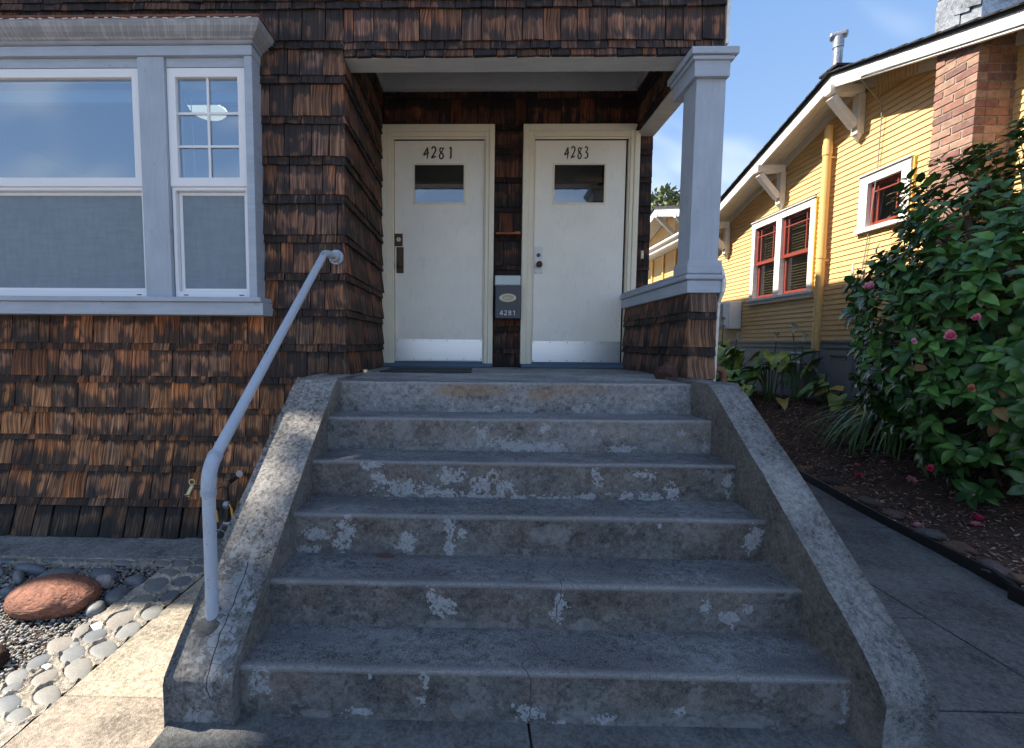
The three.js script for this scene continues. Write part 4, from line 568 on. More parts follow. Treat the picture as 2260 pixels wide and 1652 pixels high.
// windows with red sashes
function sash(w, z0, z1, y0, y1, xo, grid, name = 'sash') {
  const s = part(name, merge([bx(YX + xo, YX + xo + 0.035, y0, y0 + 0.05, z0, z1, 0.003), bx(YX + xo, YX + xo + 0.035, y1 - 0.04, y1, z0, z1, 0.003), bx(YX + xo, YX + xo + 0.035, y0 + 0.05, y1 - 0.04, z0, z0 + 0.04, 0.003), bx(YX + xo, YX + xo + 0.035, y0 + 0.05, y1 - 0.04, z1 - 0.04, z1, 0.003)]), M.redSash, w);
  part('pane', bx(YX + xo + 0.016, YX + xo + 0.019, y0 + 0.045, y1 - 0.035, z0 + 0.035, z1 - 0.035, 0), M.clearGlass, s);
  if (grid) { for (const z of grid[0]) part('muntin', bx(YX + xo + 0.004, YX + xo + 0.0155, y0 + 0.05, y1 - 0.04, z - 0.008, z + 0.008, 0), M.redSash, s); for (const y of grid[1]) part('muntin', bx(YX + xo + 0.005, YX + xo + 0.015, y - 0.008, y + 0.008, z0 + 0.04, z1 - 0.04, 0), M.redSash, s); }
}
{
  const w = node('double_window', yh), [a, b, c, d] = wins[0];
  part('casing', merge([bx(YX - 0.04, YX + 0.05, c + 0.05, d - 0.11, a, a + 0.09, 0.003), bx(YX - 0.04, YX + 0.05, c + 0.05, d - 0.11, b - 0.09, b, 0.003), bx(YX - 0.04, YX + 0.05, c + 0.05, d - 0.11, -2.925, -2.80, 0.003), bx(YX - 0.042, YX + 0.05, d - 0.1095, d - 0.01, a, b, 0.003), bx(YX - 0.06, YX + 0.05, d - 0.0095, d + 0.006, a - 0.01, b + 0.01, 0.002)]), M.houseWhite, w);
  part('casing_edge', merge([bx(YX - 0.036, YX - 0.002, c + 0.05, d - 0.012, b + 0.0005, b + 0.014, 0.001)]), M.sideTrim, w);
  part('window_sill', merge([bx(YX - 0.075, YX + 0.05, c + 0.012, c + 0.049, a - 0.03, b + 0.03, 0.004), bx(YX - 0.045, YX + 0.05, c - 0.045, c + 0.0115, a - 0.01, b + 0.01, 0.003)]), M.houseWhite, w);
  for (const [z0, z1] of [[-3.468, -2.927], [-2.798, -2.192]]) { sash(w, z0, z1, 1.52, 2.11, -0.004, [[z0 + 0.115, z1 - 0.115], [1.97]], 'upper_sash'); sash(w, z0, z1, 0.982, 1.555, 0.036, null, 'lower_sash'); }
  for (const [z0, z1] of [[-3.40, -2.99], [-2.74, -2.25]]) for (let i = 0; i < 26; i++) part('blind_slat', bx(YX + 0.086, YX + 0.106, 1.03 + i * 0.041, 1.034 + i * 0.041, z0, z1, 0), M.blind, w);
  const s = node('small_window', yh), [e, f, g, h] = wins[1];
  part('casing', merge([bx(YX - 0.04, YX + 0.05, g + 0.05, h - 0.11, e, e + 0.12, 0.003), bx(YX - 0.04, YX + 0.05, g + 0.05, h - 0.11, f - 0.11, f, 0.003), bx(YX - 0.042, YX + 0.05, h - 0.1095, h - 0.01, e, f, 0.003), bx(YX - 0.06, YX + 0.05, h - 0.0095, h + 0.006, e - 0.01, f + 0.01, 0.002), bx(YX - 0.06, YX + 0.05, g, g + 0.0495, e - 0.02, f + 0.02, 0.003)]), M.houseWhite, s);
  part('casing_edge', bx(YX - 0.036, YX - 0.002, g + 0.02, h - 0.012, f + 0.0205, f + 0.034, 0.001), M.sideTrim, s);
  sash(s, e + 0.121, f - 0.111, g + 0.051, h - 0.111, 0.005, [[e + 0.22, f - 0.2], [2.0]], 'small_sash');
}
{ // downspout
  const d = node('downspout', yh), z = -1.87, x = YX - 0.085; part('pipe', merge([rod([x, 0.16, z], [x, 2.66, z], 0.048, 18), rod([x, 2.80, z], [x, 3.02, z], 0.048, 18)]), M.downpipe, d); part('collar', rod([x, 2.66, z], [x, 2.80, z], 0.056, 18), M.downpipe, d); part('collar', rod([x, 1.36, z], [x, 1.46, z], 0.054, 18), M.downpipe, d); for (const y of [2.62, 1.33]) part('strap', merge([bx(x, YX - 0.01, y - 0.012, y + 0.012, z + 0.03, z + 0.05, 0)]), M.downpipe, d); part('pipe_foot', merge([rod([x, -0.3, z], [x, 0.16, z], 0.05, 18), beam([x - 0.06, -0.02, z + 0.02], [x - 0.02, -0.28, z + 0.22], 0.07, 0.04)]), M.greyBase, d);
}
{ // brick chimney through the eave
  const c = part('chimney', bx(5.008, YX + 0.1, -1.1, 4.6, -0.172, 0.197, 0), M.brickMortar, yh), ch = 0.0725, bm = [[0.34, 0.18, 0.14], [0.40, 0.235, 0.18], [0.29, 0.15, 0.13], [0.43, 0.285, 0.22], [0.25, 0.15, 0.135]].map((q) => mat({ color: lin(...q), map: rep(T.clay, 3, 3), bumpMap: T.rockB, bumpScale: 0.004, roughness: 0.92 }));
  for (let i = -4; i < 46; i++) {
    const y = 0.02 + i * ch, y1 = y + ch - 0.012; if (y > 2.86 && y < 3.36) continue; const o = i % 2; const cut = o ? [[-0.18, 0.005], [0.017, 0.205]] : [[-0.18, -0.095], [-0.083, 0.10], [0.112, 0.205]];
    for (const [a, b] of cut) part('brick', bx(5.0 + rr(-0.002, 0.003), 5.09, y + rr(-0.001, 0.001), y1, a, b, 0.004), pick(bm), c);
    for (const [a, b] of o ? [[5.0915, 5.19], [5.202, 5.327]] : [[5.0915, 5.285], [5.297, 5.327]]) part('brick', bx(a, b, y, y1, 0.12, 0.205 + rr(-0.002, 0.003), 0.004), pick(bm), c);
  }
  for (const [y0, y1, z0, z1, t] of [[2.98, 3.46, -0.20, 0.212, 0.010], [3.0, 3.34, -0.20, 0.03, 0.02], [3.10, 3.30, -0.02, 0.12, 0.027], [3.09, 3.26, 0.10, 0.22, 0.034], [3.34, 3.46, -0.2, 0.06, 0.016]]) part('step_flashing', prism([[z0, y0 + 0.05], [z1, y0], [z1, y1 - 0.04], [z0, y1]], 5.0 - t, 5.0 - t + 0.004, 0), M.galv, c);
  part('step_flashing', bx(4.985, 5.34, 2.98, 3.42, 0.2105, 0.2145, 0), M.galv, c);
}
part('vent_pipe', rod([6.2, 3.3, -3.14], [6.2, 4.84, -3.14], 0.062, 20), M.galv, yh); part('vent_cap', merge([new RoundedBoxGeometry(0.23, 0.085, 0.14, 2, 0.035).rotateY(-0.62).translate(6.2, 4.90, -3.14), rod([6.2, 4.72, -3.14], [6.2, 4.87, -3.14], 0.072, 20)]), M.galv, yh);
part('cable', tube([[RX - 0.006, rake(0.7) + 0.03, 0.7], [RX - 0.006, rake(-0.2) + 0.025, -0.2], [RX - 0.006, rake(-1.0) + 0.02, -1.0], [5.27, 2.9, -1.10], [5.30, 2.2, -1.14], [5.30, 1.4, -1.22], [5.29, 0.9, -1.28]], 0.006, 80, 6), M.greyBase, yh);
part('pull_cord', tube([[5.27, 1.2, -1.36], [5.27, 0.86, -1.34]], 0.012, 6, 8), M.houseWhite, yh);
part('cable', tube([[5.30, 1.18, -1.42], [5.305, 0.66, -1.41], [5.305, 0.40, -1.41]], 0.004, 20, 5), M.siding, yh);
part('junction_box', bx(5.25, 5.316, 0.575, 0.665, -1.47, -1.36, 0.006), M.greyBase, yh);
// rear wing with its own small gable
{
  part('rear_wall', bx(YX + 0.6, YX + 0.7, -1.1, 2.7, -11, -5.2, 0), M.siding, yh); for (let i = 0; i < 34; i++) part('siding_board', raw([YX + 0.585, 0.3 + i * 0.07, -11, YX + 0.585, 0.3 + i * 0.07, -5.2, YX + 0.598, 0.375 + i * 0.07, -5.2, YX + 0.598, 0.375 + i * 0.07, -11], [0, 0, 5, 0, 5, 0.1, 0, 0.1], [0, 1, 2, 0, 2, 3]), M.siding, yh);
  for (const z of [-9.7, -8.9, -8.1, -7.3]) part('batten', bx(YX + 0.55, YX + 0.584, 0.3, 2.7, z, z + 0.07, 0.002), M.sideTrim, yh);
  part('rear_eave', merge([bx(YX + 0.14, YX + 0.19, 2.66, 2.80, -11, -5.2, 0.004), bx(YX + 0.19, YX + 0.7, 2.76, 2.80, -11, -5.2, 0)]), M.houseWhite, yh); part('gutter', rod([YX + 0.12, 2.79, -11], [YX + 0.12, 2.79, -5.2], 0.05, 10), M.braceCream, yh);
  part('rear_roof', prism([[-11, 2.81], [-11, 2.86], [-5.2, 2.86], [-5.2, 2.81]], YX + 0.1, 9, 0), M.roofing, yh);
  const rz = -9.9, ry = 4.02, q = (d, u) => [rz + d, ry - 0.26 * Math.abs(d) + u];
  part('rear_gable_wall', prism([[rz - 4, 2.8], q(-4, 0.1), q(0, 0.1), q(4, 0.1), [rz + 4, 2.8]], YX + 1.2, YX + 1.3), M.siding, yh);
  for (const s of [-1, 1]) { part('rake_board', prism([q(0, -0.02), q(4.3 * s, -0.02), q(4.3 * s, 0.2), q(0, 0.2)], YX + 0.66, YX + 0.70, 0), M.houseWhite, yh); part('rear_gable_roof', prism([q(0, 0.2), q(4.4 * s, 0.2), q(4.4 * s, 0.26), q(0, 0.26)], YX + 0.62, 11, 0), M.roofing, yh); part('soffit_board', prism([q(0, 0.12), q(4.3 * s, 0.12), q(4.3 * s, 0.16), q(0, 0.16)], YX + 0.701, YX + 1.2, 0), M.braceCream, yh); }
  for (const z of [-9.7, -8.35]) { const y = ry - 0.26 * Math.abs(z - rz); part('knee_strut', merge([beam([YX + 0.68, y - 0.05, z], [YX + 1.15, y - 0.5, z], 0.1, 0.1), bx(YX + 0.62, YX + 1.2, y - 0.06, y + 0.05, z - 0.05, z + 0.05, 0.004)]), M.houseWhite, yh); }
}
// ---------------------------------------------------------------- things on and by the bungalow wall
{ const a = thing('wall_heat_pump', 'white box air conditioner mounted low on the yellow wall', 'air conditioner'); part('cabinet', bx(5.10, 5.312, 0.51, 0.975, -4.33, -3.79, 0.012), M.white, a); part('grille', bx(5.085, 5.0995, 0.53, 0.955, -4.30, -4.0, 0.003), mat({ color: lin(0.42, 0.43, 0.45) }), a); for (let i = 0; i < 14; i++) part('louver', bx(5.078, 5.0845, 0.55 + i * 0.024, 0.56 + i * 0.024, -4.285, -4.015, 0), M.white, a); part('badge', bx(5.079, 5.0845, 0.91, 0.945, -4.25, -4.08, 0), M.dark, a); part('front_panel', bx(5.09, 5.0995, 0.53, 0.955, -3.98, -3.81, 0.003), M.white, a); }
{ const a = thing('gas_meter', 'grey gas meter with pipework behind the calla lilies', 'gas meter'); part('meter_body', new RoundedBoxGeometry(0.16, 0.2, 0.26, 3, 0.06).translate(5.2, -0.07, -2.15), M.galv, a); part('pipework', merge([rod([5.2, 0.03, -2.05], [5.2, 0.12, -2.05], 0.022), rod([5.2, 0.12, -2.05], [5.2, 0.12, -2.42], 0.022), rod([5.2, -0.5, -2.45], [5.2, 0.15, -2.45], 0.022)]), M.galv, a); part('regulator', new THREE.SphereGeometry(0.075, 18, 12).scale(1, 0.6, 1).translate(5.2, -0.02, -2.46), M.galv, a); }
// ---------------------------------------------------------------- small things at the porch
{ // handrail of galvanised pipe, painted
  const h = thing('pipe_handrail', 'pale blue painted pipe handrail from the left cheek wall to the house', 'handrail'), r = 0.0215, P = [-0.158, -0.225, 2.905], Q = [-0.180, 0.785, 1.50];
  const d = new THREE.Vector3(Q[0] - P[0], Q[1] - P[1], Q[2] - P[2]).normalize(), at = (o, t) => [o[0] + d.x * t, o[1] + d.y * t, o[2] + d.z * t];
  part('post', rod([-0.158, -0.80, 2.905], [-0.158, -0.27, 2.905], r, 24), M.pipe, h);
  const cv = new THREE.QuadraticBezierCurve3(new THREE.Vector3(-0.158, -0.30, 2.905), new THREE.Vector3(...P), new THREE.Vector3(...at(P, 0.06))); part('elbow', merge([new THREE.TubeGeometry(cv, 14, r * 1.14, 22), rod([-0.158, -0.315, 2.905], [-0.158, -0.295, 2.905], r * 1.22, 22), rod(at(P, 0.052), at(P, 0.07), r * 1.2, 22)]), M.pipe, h);
  part('rail', rod(at(P, 0.05), at(Q, -0.02), r * 0.97, 24), M.pipe, h);
  const c2 = new THREE.QuadraticBezierCurve3(new THREE.Vector3(...at(Q, -0.05)), new THREE.Vector3(...Q), new THREE.Vector3(-0.165, 0.786, 1.37)); part('elbow', merge([new THREE.TubeGeometry(c2, 14, r * 1.12, 22)]), M.pipe, h);
  const fl = part('wall_flange', merge([new THREE.CylinderGeometry(0.046, 0.05, 0.014, 26).rotateX(Math.PI / 2).translate(-0.165, 0.786, 1.322), rod([-0.165, 0.786, 1.328], [-0.165, 0.786, 1.375], 0.034, 22, 0.031)]), M.pipe, h);
  for (let i = 0; i < 4; i++) { const a = i * Math.PI / 2 + 0.6; part('screw', new THREE.SphereGeometry(0.005, 8, 6).translate(-0.165 + 0.039 * Math.cos(a), 0.786 + 0.039 * Math.sin(a), 1.331), M.steel, fl); }
}
const font = await new FontLoader().loadAsync('fonts/droid/droid_sans_regular.typeface.json');
{ // mail box between the doors
  const m = thing('mailbox', 'dark grey wall mailbox with pale lid and oval badge between the two doors', 'mailbox');
  part('box_body', bx(0.944, 1.176, 0.452, 0.752, 0.0, 0.125, 0.005), M.mailDark, m);
  part('lid', merge([bx(0.938, 1.172, 0.757, 0.842, 0.0, 0.13, 0.006), bx(0.942, 1.170, 0.752, 0.7565, 0.10, 0.136, 0)]), M.mailLid, m); part('lid_tab', bx(1.05, 1.07, 0.745, 0.7515, 0.1255, 0.138, 0.001), M.dark, m);
  const oval = part('oval_badge', new THREE.TorusGeometry(0.036, 0.0075, 10, 48).scale(1.8, 0.9, 0.8).translate(1.056, 0.639, 0.128), M.ivory, m); part('badge_field', new THREE.CylinderGeometry(0.036, 0.036, 0.004, 36).rotateX(Math.PI / 2).scale(1.75, 0.85, 1).translate(1.056, 0.639, 0.1275), mat({ color: lin(0.40, 0.36, 0.25), roughness: 0.4 }), oval);
  const t1 = new TextGeometry('MAIL', { font, size: 0.018, depth: 0.002, curveSegments: 3 }); t1.center(); part('badge_lettering', t1.translate(1.056, 0.639, 0.131), M.ivory, oval);
  [...'4281'].forEach((c, i) => { const g = new TextGeometry(c, { font, size: 0.043, depth: 0.0015, curveSegments: 5 }); part('numeral', g.translate(0.984 + i * 0.039, 0.483, 0.1252), M.white, m); });
}
single('wood_strip', merge([bx(0.946, 1.168, 1.224, 1.238, 0.0, 0.075, 0.002), bx(1.12, 1.168, 1.2385, 1.247, 0.0, 0.07, 0.002)]), mat({ color: lin(0.42, 0.14, 0.06), map: T.bark, roughness: 0.7 }), 'bare reddish wood strip nailed between the doors above the mailbox', 'wood strip');
{ const b = thing('doorbell', 'small ivory doorbell button on the shingles right of the second door', 'doorbell'); part('bell_plate', bx(2.289, 2.313, 1.015, 1.089, 0.0, 0.012, 0.004), M.ivory, b); part('bell_button', new THREE.CylinderGeometry(0.007, 0.007, 0.006, 14).rotateX(Math.PI / 2).translate(2.301, 1.05, 0.015), M.white, b); }
{ const m = thing('doormat', 'thin dark grey doormat in front of the left door', 'doormat'); part('mat_pad', bx(0.05, 0.735, 0.0, 0.010, 0.50, 0.93, 0.003), mat({ color: lin(0.07, 0.072, 0.075), map: T.con, roughness: 1, bumpMap: T.conB, bumpScale: 0.006 }), m); part('mat_rim', merge([bx(0.045, 0.74, 0.0, 0.014, 0.93, 0.945, 0.003), bx(0.045, 0.74, 0.0, 0.014, 0.485, 0.50, 0.003)]), mat({ color: lin(0.03, 0.03, 0.032), roughness: 0.7 }), m); }
{ const o = single('brown_rock', boulder(21, 4, 0.75), mat({ color: lin(0.18, 0.085, 0.07), map: T.rock, bumpMap: T.rockB, bumpScale: 0.02, roughness: 0.95 }), 'jagged brown rock on the landing against the half wall', 'rock'); o.scale.set(0.068, 0.055, 0.055); o.position.set(2.01, 0.042, 1.40); }
single('brass_cap', new THREE.CylinderGeometry(0.026, 0.03, 0.022, 20).translate(-0.066, 0.0105, 0.96), M.brass, 'small round brass cap on the landing by the left wall', 'cap');
{ // hose taps and pipes at the wall
  const h = thing('hose_bib', 'pair of brass hose taps on rusty pipes with yellow lever valves by the wall', 'tap'), X = -0.835, Z = 1.53;
  part('riser_pipe', merge([rod([X, -1.12, Z], [X, -0.70, Z], 0.014), rod([X, -0.70, Z], [X, -0.69, Z - 0.12], 0.014)]), M.iron, h); part('pipe_elbow', merge([new THREE.SphereGeometry(0.024, 14, 10).translate(X, -0.695, Z), rod([X, -0.695, Z], [X - 0.075, -0.72, Z + 0.03], 0.016)]), M.copper, h);
  part('wall_flange', new THREE.CylinderGeometry(0.024, 0.024, 0.01, 18).rotateX(Math.PI / 2).translate(X + 0.01, -0.672, 1.375), mat({ color: lin(0.5, 0.42, 0.38) }), h);
  for (const s of [0, 1]) { const x = X - 0.085 - s * 0.115; part('tap', merge([rod([x, -0.70, Z + 0.03], [x - 0.012, -0.75, Z + 0.06], 0.016), new THREE.TorusGeometry(0.016, 0.005, 8, 18).rotateX(0.9).translate(x - 0.014, -0.755, Z + 0.065), new THREE.TorusGeometry(0.018, 0.005, 6, 16).translate(x + 0.004, -0.675, Z + 0.045)]), M.brass, h); }
  part('tap_arm', rod([X - 0.075, -0.72, Z + 0.03], [X - 0.2, -0.71, Z + 0.03], 0.014), M.iron, h);
  part('ball_valve', merge([new THREE.SphereGeometry(0.026, 14, 10).scale(1, 1.3, 1).translate(X, -0.835, Z), rod([X - 0.02, -0.96, Z], [X + 0.03, -0.955, Z + 0.01], 0.016)]), M.galv, h);
  for (const [x, y] of [[X + 0.048, -0.835], [X - 0.052, -0.85]]) part('lever', merge([rod([x - 0.018, y + 0.015, Z + 0.03], [x, y - 0.01, Z + 0.035], 0.004, 8), rod([x, y - 0.01, Z + 0.035], [x + 0.008, y - 0.085, Z + 0.035], 0.0075, 8)]), M.yellowGrip, h);
  part('wire', merge([tube([[X - 0.02, -0.955, Z + 0.02], [X - 0.06, -1.02, Z + 0.02], [X - 0.09, -1.06, Z + 0.02]], 0.003, 12, 5), tube([[X - 0.09, -0.99, Z + 0.02], [X - 0.03, -0.995, Z + 0.02], [X, -1.02, Z + 0.02]], 0.003, 12, 5), tube([[X, -0.965, Z + 0.01], [X + 0.02, -0.98, Z + 0.02], [X + 0.07, -0.98, Z + 0.02]], 0.003, 12, 5)]), M.galv, h);
}
{ const c = thing('copper_pipe', 'weathered brown pipe elbow standing beyond the half wall', 'pipe'); part('pipe_run', merge([tube([[2.36, 0.045, 0.95], [2.52, 0.045, 0.95], [2.585, 0.04, 0.955], [2.60, 0.01, 0.957], [2.60, -0.06, 0.96], [2.60, -1.05, 0.96]], 0.026, 60, 14)]), M.copper, c); part('coupling', merge([rod([2.60, -0.075, 0.96], [2.60, -0.02, 0.96], 0.031, 16), rod([2.51, 0.045, 0.95], [2.545, 0.045, 0.95], 0.031, 16)]), M.copper, c); }
// stray bits on the treads
single('wood_chip', bx(0.36, 0.43, -4 * RISE + 0.0005, -4 * RISE + 0.008, 2.558, 2.572, 0.001), mat({ color: lin(0.12, 0.04, 0.03) }), 'flat dark wood chip lying on the fourth tread', 'chip');
{ // service wires over the street, mirrored by the window panes
  const w = thing('service_wires', 'pair of dark overhead service wires above the street', 'wires'); for (const [y, o] of [[7.4, 0], [7.1, 0.3]]) part('wire', tube([[-22, y + 1.6, 7.5 + o], [-10, y + 0.1, 9 + o], [2, y - 0.7, 10.5 + o], [16, y + 0.2, 12 + o]], 0.016, 60, 6), M.edging, w);
}
// ---------------------------------------------------------------- planting bed on the right
const bedY = (x, z = 0) => { const t = clamp((x - 3.75) / 1.5); return -1.0 + 0.5 * t * t * (3 - 2 * t) + 0.03 * (vn(x * 5 + 30, z * 5 + 30, 256, 256, 401) - 0.5) + 0.012 * (vn(x * 22 + 30, z * 22 + 30, 256, 256, 402) - 0.5); };
const edgeX = (z) => 3.905 - 0.1735 * (z + 0.26) - 0.012 * Math.sin(z * 2.1);
{
  const n = 70, m = 220, pos = [], uv = [], idx = []; for (let j = 0; j <= m; j++) for (let i = 0; i <= n; i++) { const z = lerp(-7, 3.2, j / m), x = lerp(edgeX(Math.min(z, 2.3)) + 0.01, 5.36, i / n); pos.push(x, bedY(x, z), z); uv.push(x, z); }
  for (let j = 0; j < m; j++) for (let i = 0; i < n; i++) { const a = j * (n + 1) + i, b = a + n + 1; idx.push(a, b, a + 1, b, b + 1, a + 1); } structure('mulch_bed', raw(pos, uv, idx), M.soil);
  const g = new THREE.BoxGeometry(1, 1, 1), N = 15000, im = new THREE.InstancedMesh(g, mat({ roughness: 0.9 }), N), d = new THREE.Object3D(), pal = [[0.11, 0.056, 0.042], [0.16, 0.08, 0.058], [0.22, 0.12, 0.085], [0.07, 0.045, 0.037], [0.30, 0.19, 0.14], [0.15, 0.10, 0.085], [0.44, 0.33, 0.24]];
  for (let k = 0; k < N; k++) { const z = k < 12000 ? rr(-2.6, 2.4) : rr(-5, -2.6), x0 = edgeX(z) + 0.02, x = lerp(x0, 5.32, Math.pow(rnd(), 1.15)); d.position.set(x, bedY(x, z) + rr(0, 0.012), z); d.scale.set(rr(0.008, 0.034), rr(0.002, 0.006), rr(0.004, 0.011)); d.rotation.set(rr(-0.5, 0.5), rr(0, 6.28), rr(-0.5, 0.5)); d.updateMatrix(); im.setMatrixAt(k, d.matrix); const c = pal[Math.floor(Math.pow(rnd(), 1.4) * 7)], v = rr(0.7, 1.25); im.setColorAt(k, lin(c[0] * v, c[1] * v, c[2] * v)); }
  im.name = 'bark_mulch'; im.userData = { kind: 'stuff', label: 'dark brown shredded bark mulch under the camellia', category: 'mulch' }; shade(im); scene.add(im);
}
{ // plastic edging strip
  const e = thing('lawn_edging', 'black plastic edging strip between walkway and mulch', 'edging'), pos = [], uv = [], idx = [], n = 60; for (let i = 0; i <= n; i++) { const z = lerp(-3.0, 2.16, i / n), w = 0.004 * Math.sin(z * 5); for (const [o, y] of [[-0.006 + w, GY - 0.01], [-0.004 + w, -0.962], [0.0 + w, -0.955], [0.004 + w, -0.962], [0.007 + w, GY - 0.01]]) { pos.push(edgeX(z) + o, y + 0.006 * Math.sin(z * 3.3), z); uv.push(z, y); } }
  for (let i = 0; i < n; i++) for (let k = 0; k < 4; k++) { const a = i * 5 + k, b = a + 5; idx.push(a, b, a + 1, b, b + 1, a + 1); } part('edging_strip', raw(pos, uv, idx), M.edging, e);
  part('edging_end', merge([tube([[3.475, -0.94, 2.05], [3.45, -0.955, 2.16], [3.44, -0.98, 2.22]], 0.014, 10, 8), bx(3.42, 3.436, GY, -0.95, 2.17, 2.26, 0.004)]), M.edging, e);
}
[[3.99, -0.09, 0.07, 'tan border rock at the far end of the edging'], [3.93, 0.31, 0.085, 'dark border rock behind the edging next to the tan one'], [3.87, 0.56, 0.06, 'brown border rock in the mulch by fallen blossoms'], [3.81, 0.86, 0.075, 'flat grey-brown border rock halfway along the edging'], [3.78, 1.12, 0.07, 'pinkish border rock along the middle of the edging'], [3.69, 1.48, 0.07, 'low grey border rock beside a pink blossom'], [3.68, 1.68, 0.065, 'flat brown border rock under the camellia'], [3.60, 1.95, 0.07, 'grey border rock near the end of the edging'], [3.62, 2.08, 0.05, 'small tan rock with a dry leaf at the end of the edging']].forEach(([x, z, s, l], i) => { const o = single('border_rock', boulder(31 + i, 4, 0.5), mat({ color: lin(...[[0.22, 0.13, 0.08], [0.07, 0.06, 0.06], [0.2, 0.12, 0.075], [0.15, 0.12, 0.105], [0.18, 0.12, 0.11], [0.14, 0.13, 0.13], [0.16, 0.1, 0.075], [0.15, 0.125, 0.125], [0.24, 0.15, 0.1]][i]), map: T.rock, roughness: 0.95 }), l, 'rock', 'rocks along the edging'); o.scale.set(s * 0.85, s * 0.45, s * 1.2); o.rotation.y = rr(0, 3); o.position.set(x - 0.01, -0.975, z); });

// ---- camellia
function leafGeo(len, wid, fold, droop, seg = 5, ruff = 0) { // base at origin, pointing +z
  const pos = [], uv = [], idx = []; for (let i = 0; i <= seg; i++) { const t = i / seg, w = wid * Math.pow(Math.sin(Math.PI * Math.pow(t, 0.8)), 0.8) * (t < 1 ? 1 : 0), y = -droop * t * t, zz = len * (t - 0.12 * droop * t * t); const rf = ruff * Math.sin(t * 11); pos.push(-w, y + fold * w + rf, zz, 0, y, zz, w, y + fold * w - rf, zz); uv.push(0.02, t, 0.5, t, 0.98, t); }
  for (let i = 0; i < seg; i++) { const a = i * 3, b = a + 3; idx.push(a, b, a + 1, b, b + 1, a + 1, a + 1, b + 1, a + 2, b + 1, b + 2, a + 2); } return raw(pos, uv, idx);
}
const camLeaf = [leafGeo(1, 0.27, 0.42, 0.22), leafGeo(1, 0.30, 0.25, 0.36), leafGeo(1, 0.25, 0.55, 0.12)];
const leafMats = [[0.056, 0.15, 0.040], [0.078, 0.20, 0.048], [0.12, 0.27, 0.06], [0.044, 0.118, 0.045]].map((c) => phys({ color: lin(...c), map: T.leaf, roughness: 0.34, side: THREE.DoubleSide, specularIntensity: 0.9 }));
const oldLeaf = phys({ color: lin(0.22, 0.13, 0.045), map: T.leaf, roughness: 0.6, side: THREE.DoubleSide });
const leafMass = phys({ color: lin(1, 1, 1), map: T.leaf, roughness: 0.34, side: THREE.DoubleSide });
const petalGeo = leafGeo(1, 0.48, 0.35, -0.35, 5, 0.05);
function bloom(r, n, open) { const l = []; for (let i = 0; i < n; i++) { const k = i / n, g = petalGeo.clone(); const s = r * (1.05 - 0.55 * k); g.scale(s, s, s); g.rotateX(-open - k * 1.15); g.rotateY(i * 2.4); g.translate(0, r * 0.12 * k, 0); l.push(g); } return merge(l); }
const pink = [[0.72, 0.20, 0.30], [0.72, 0.30, 0.38], [0.60, 0.04, 0.10], [0.42, 0.16, 0.09]].map((c) => mat({ color: lin(...c), roughness: 0.6, side: THREE.DoubleSide }));
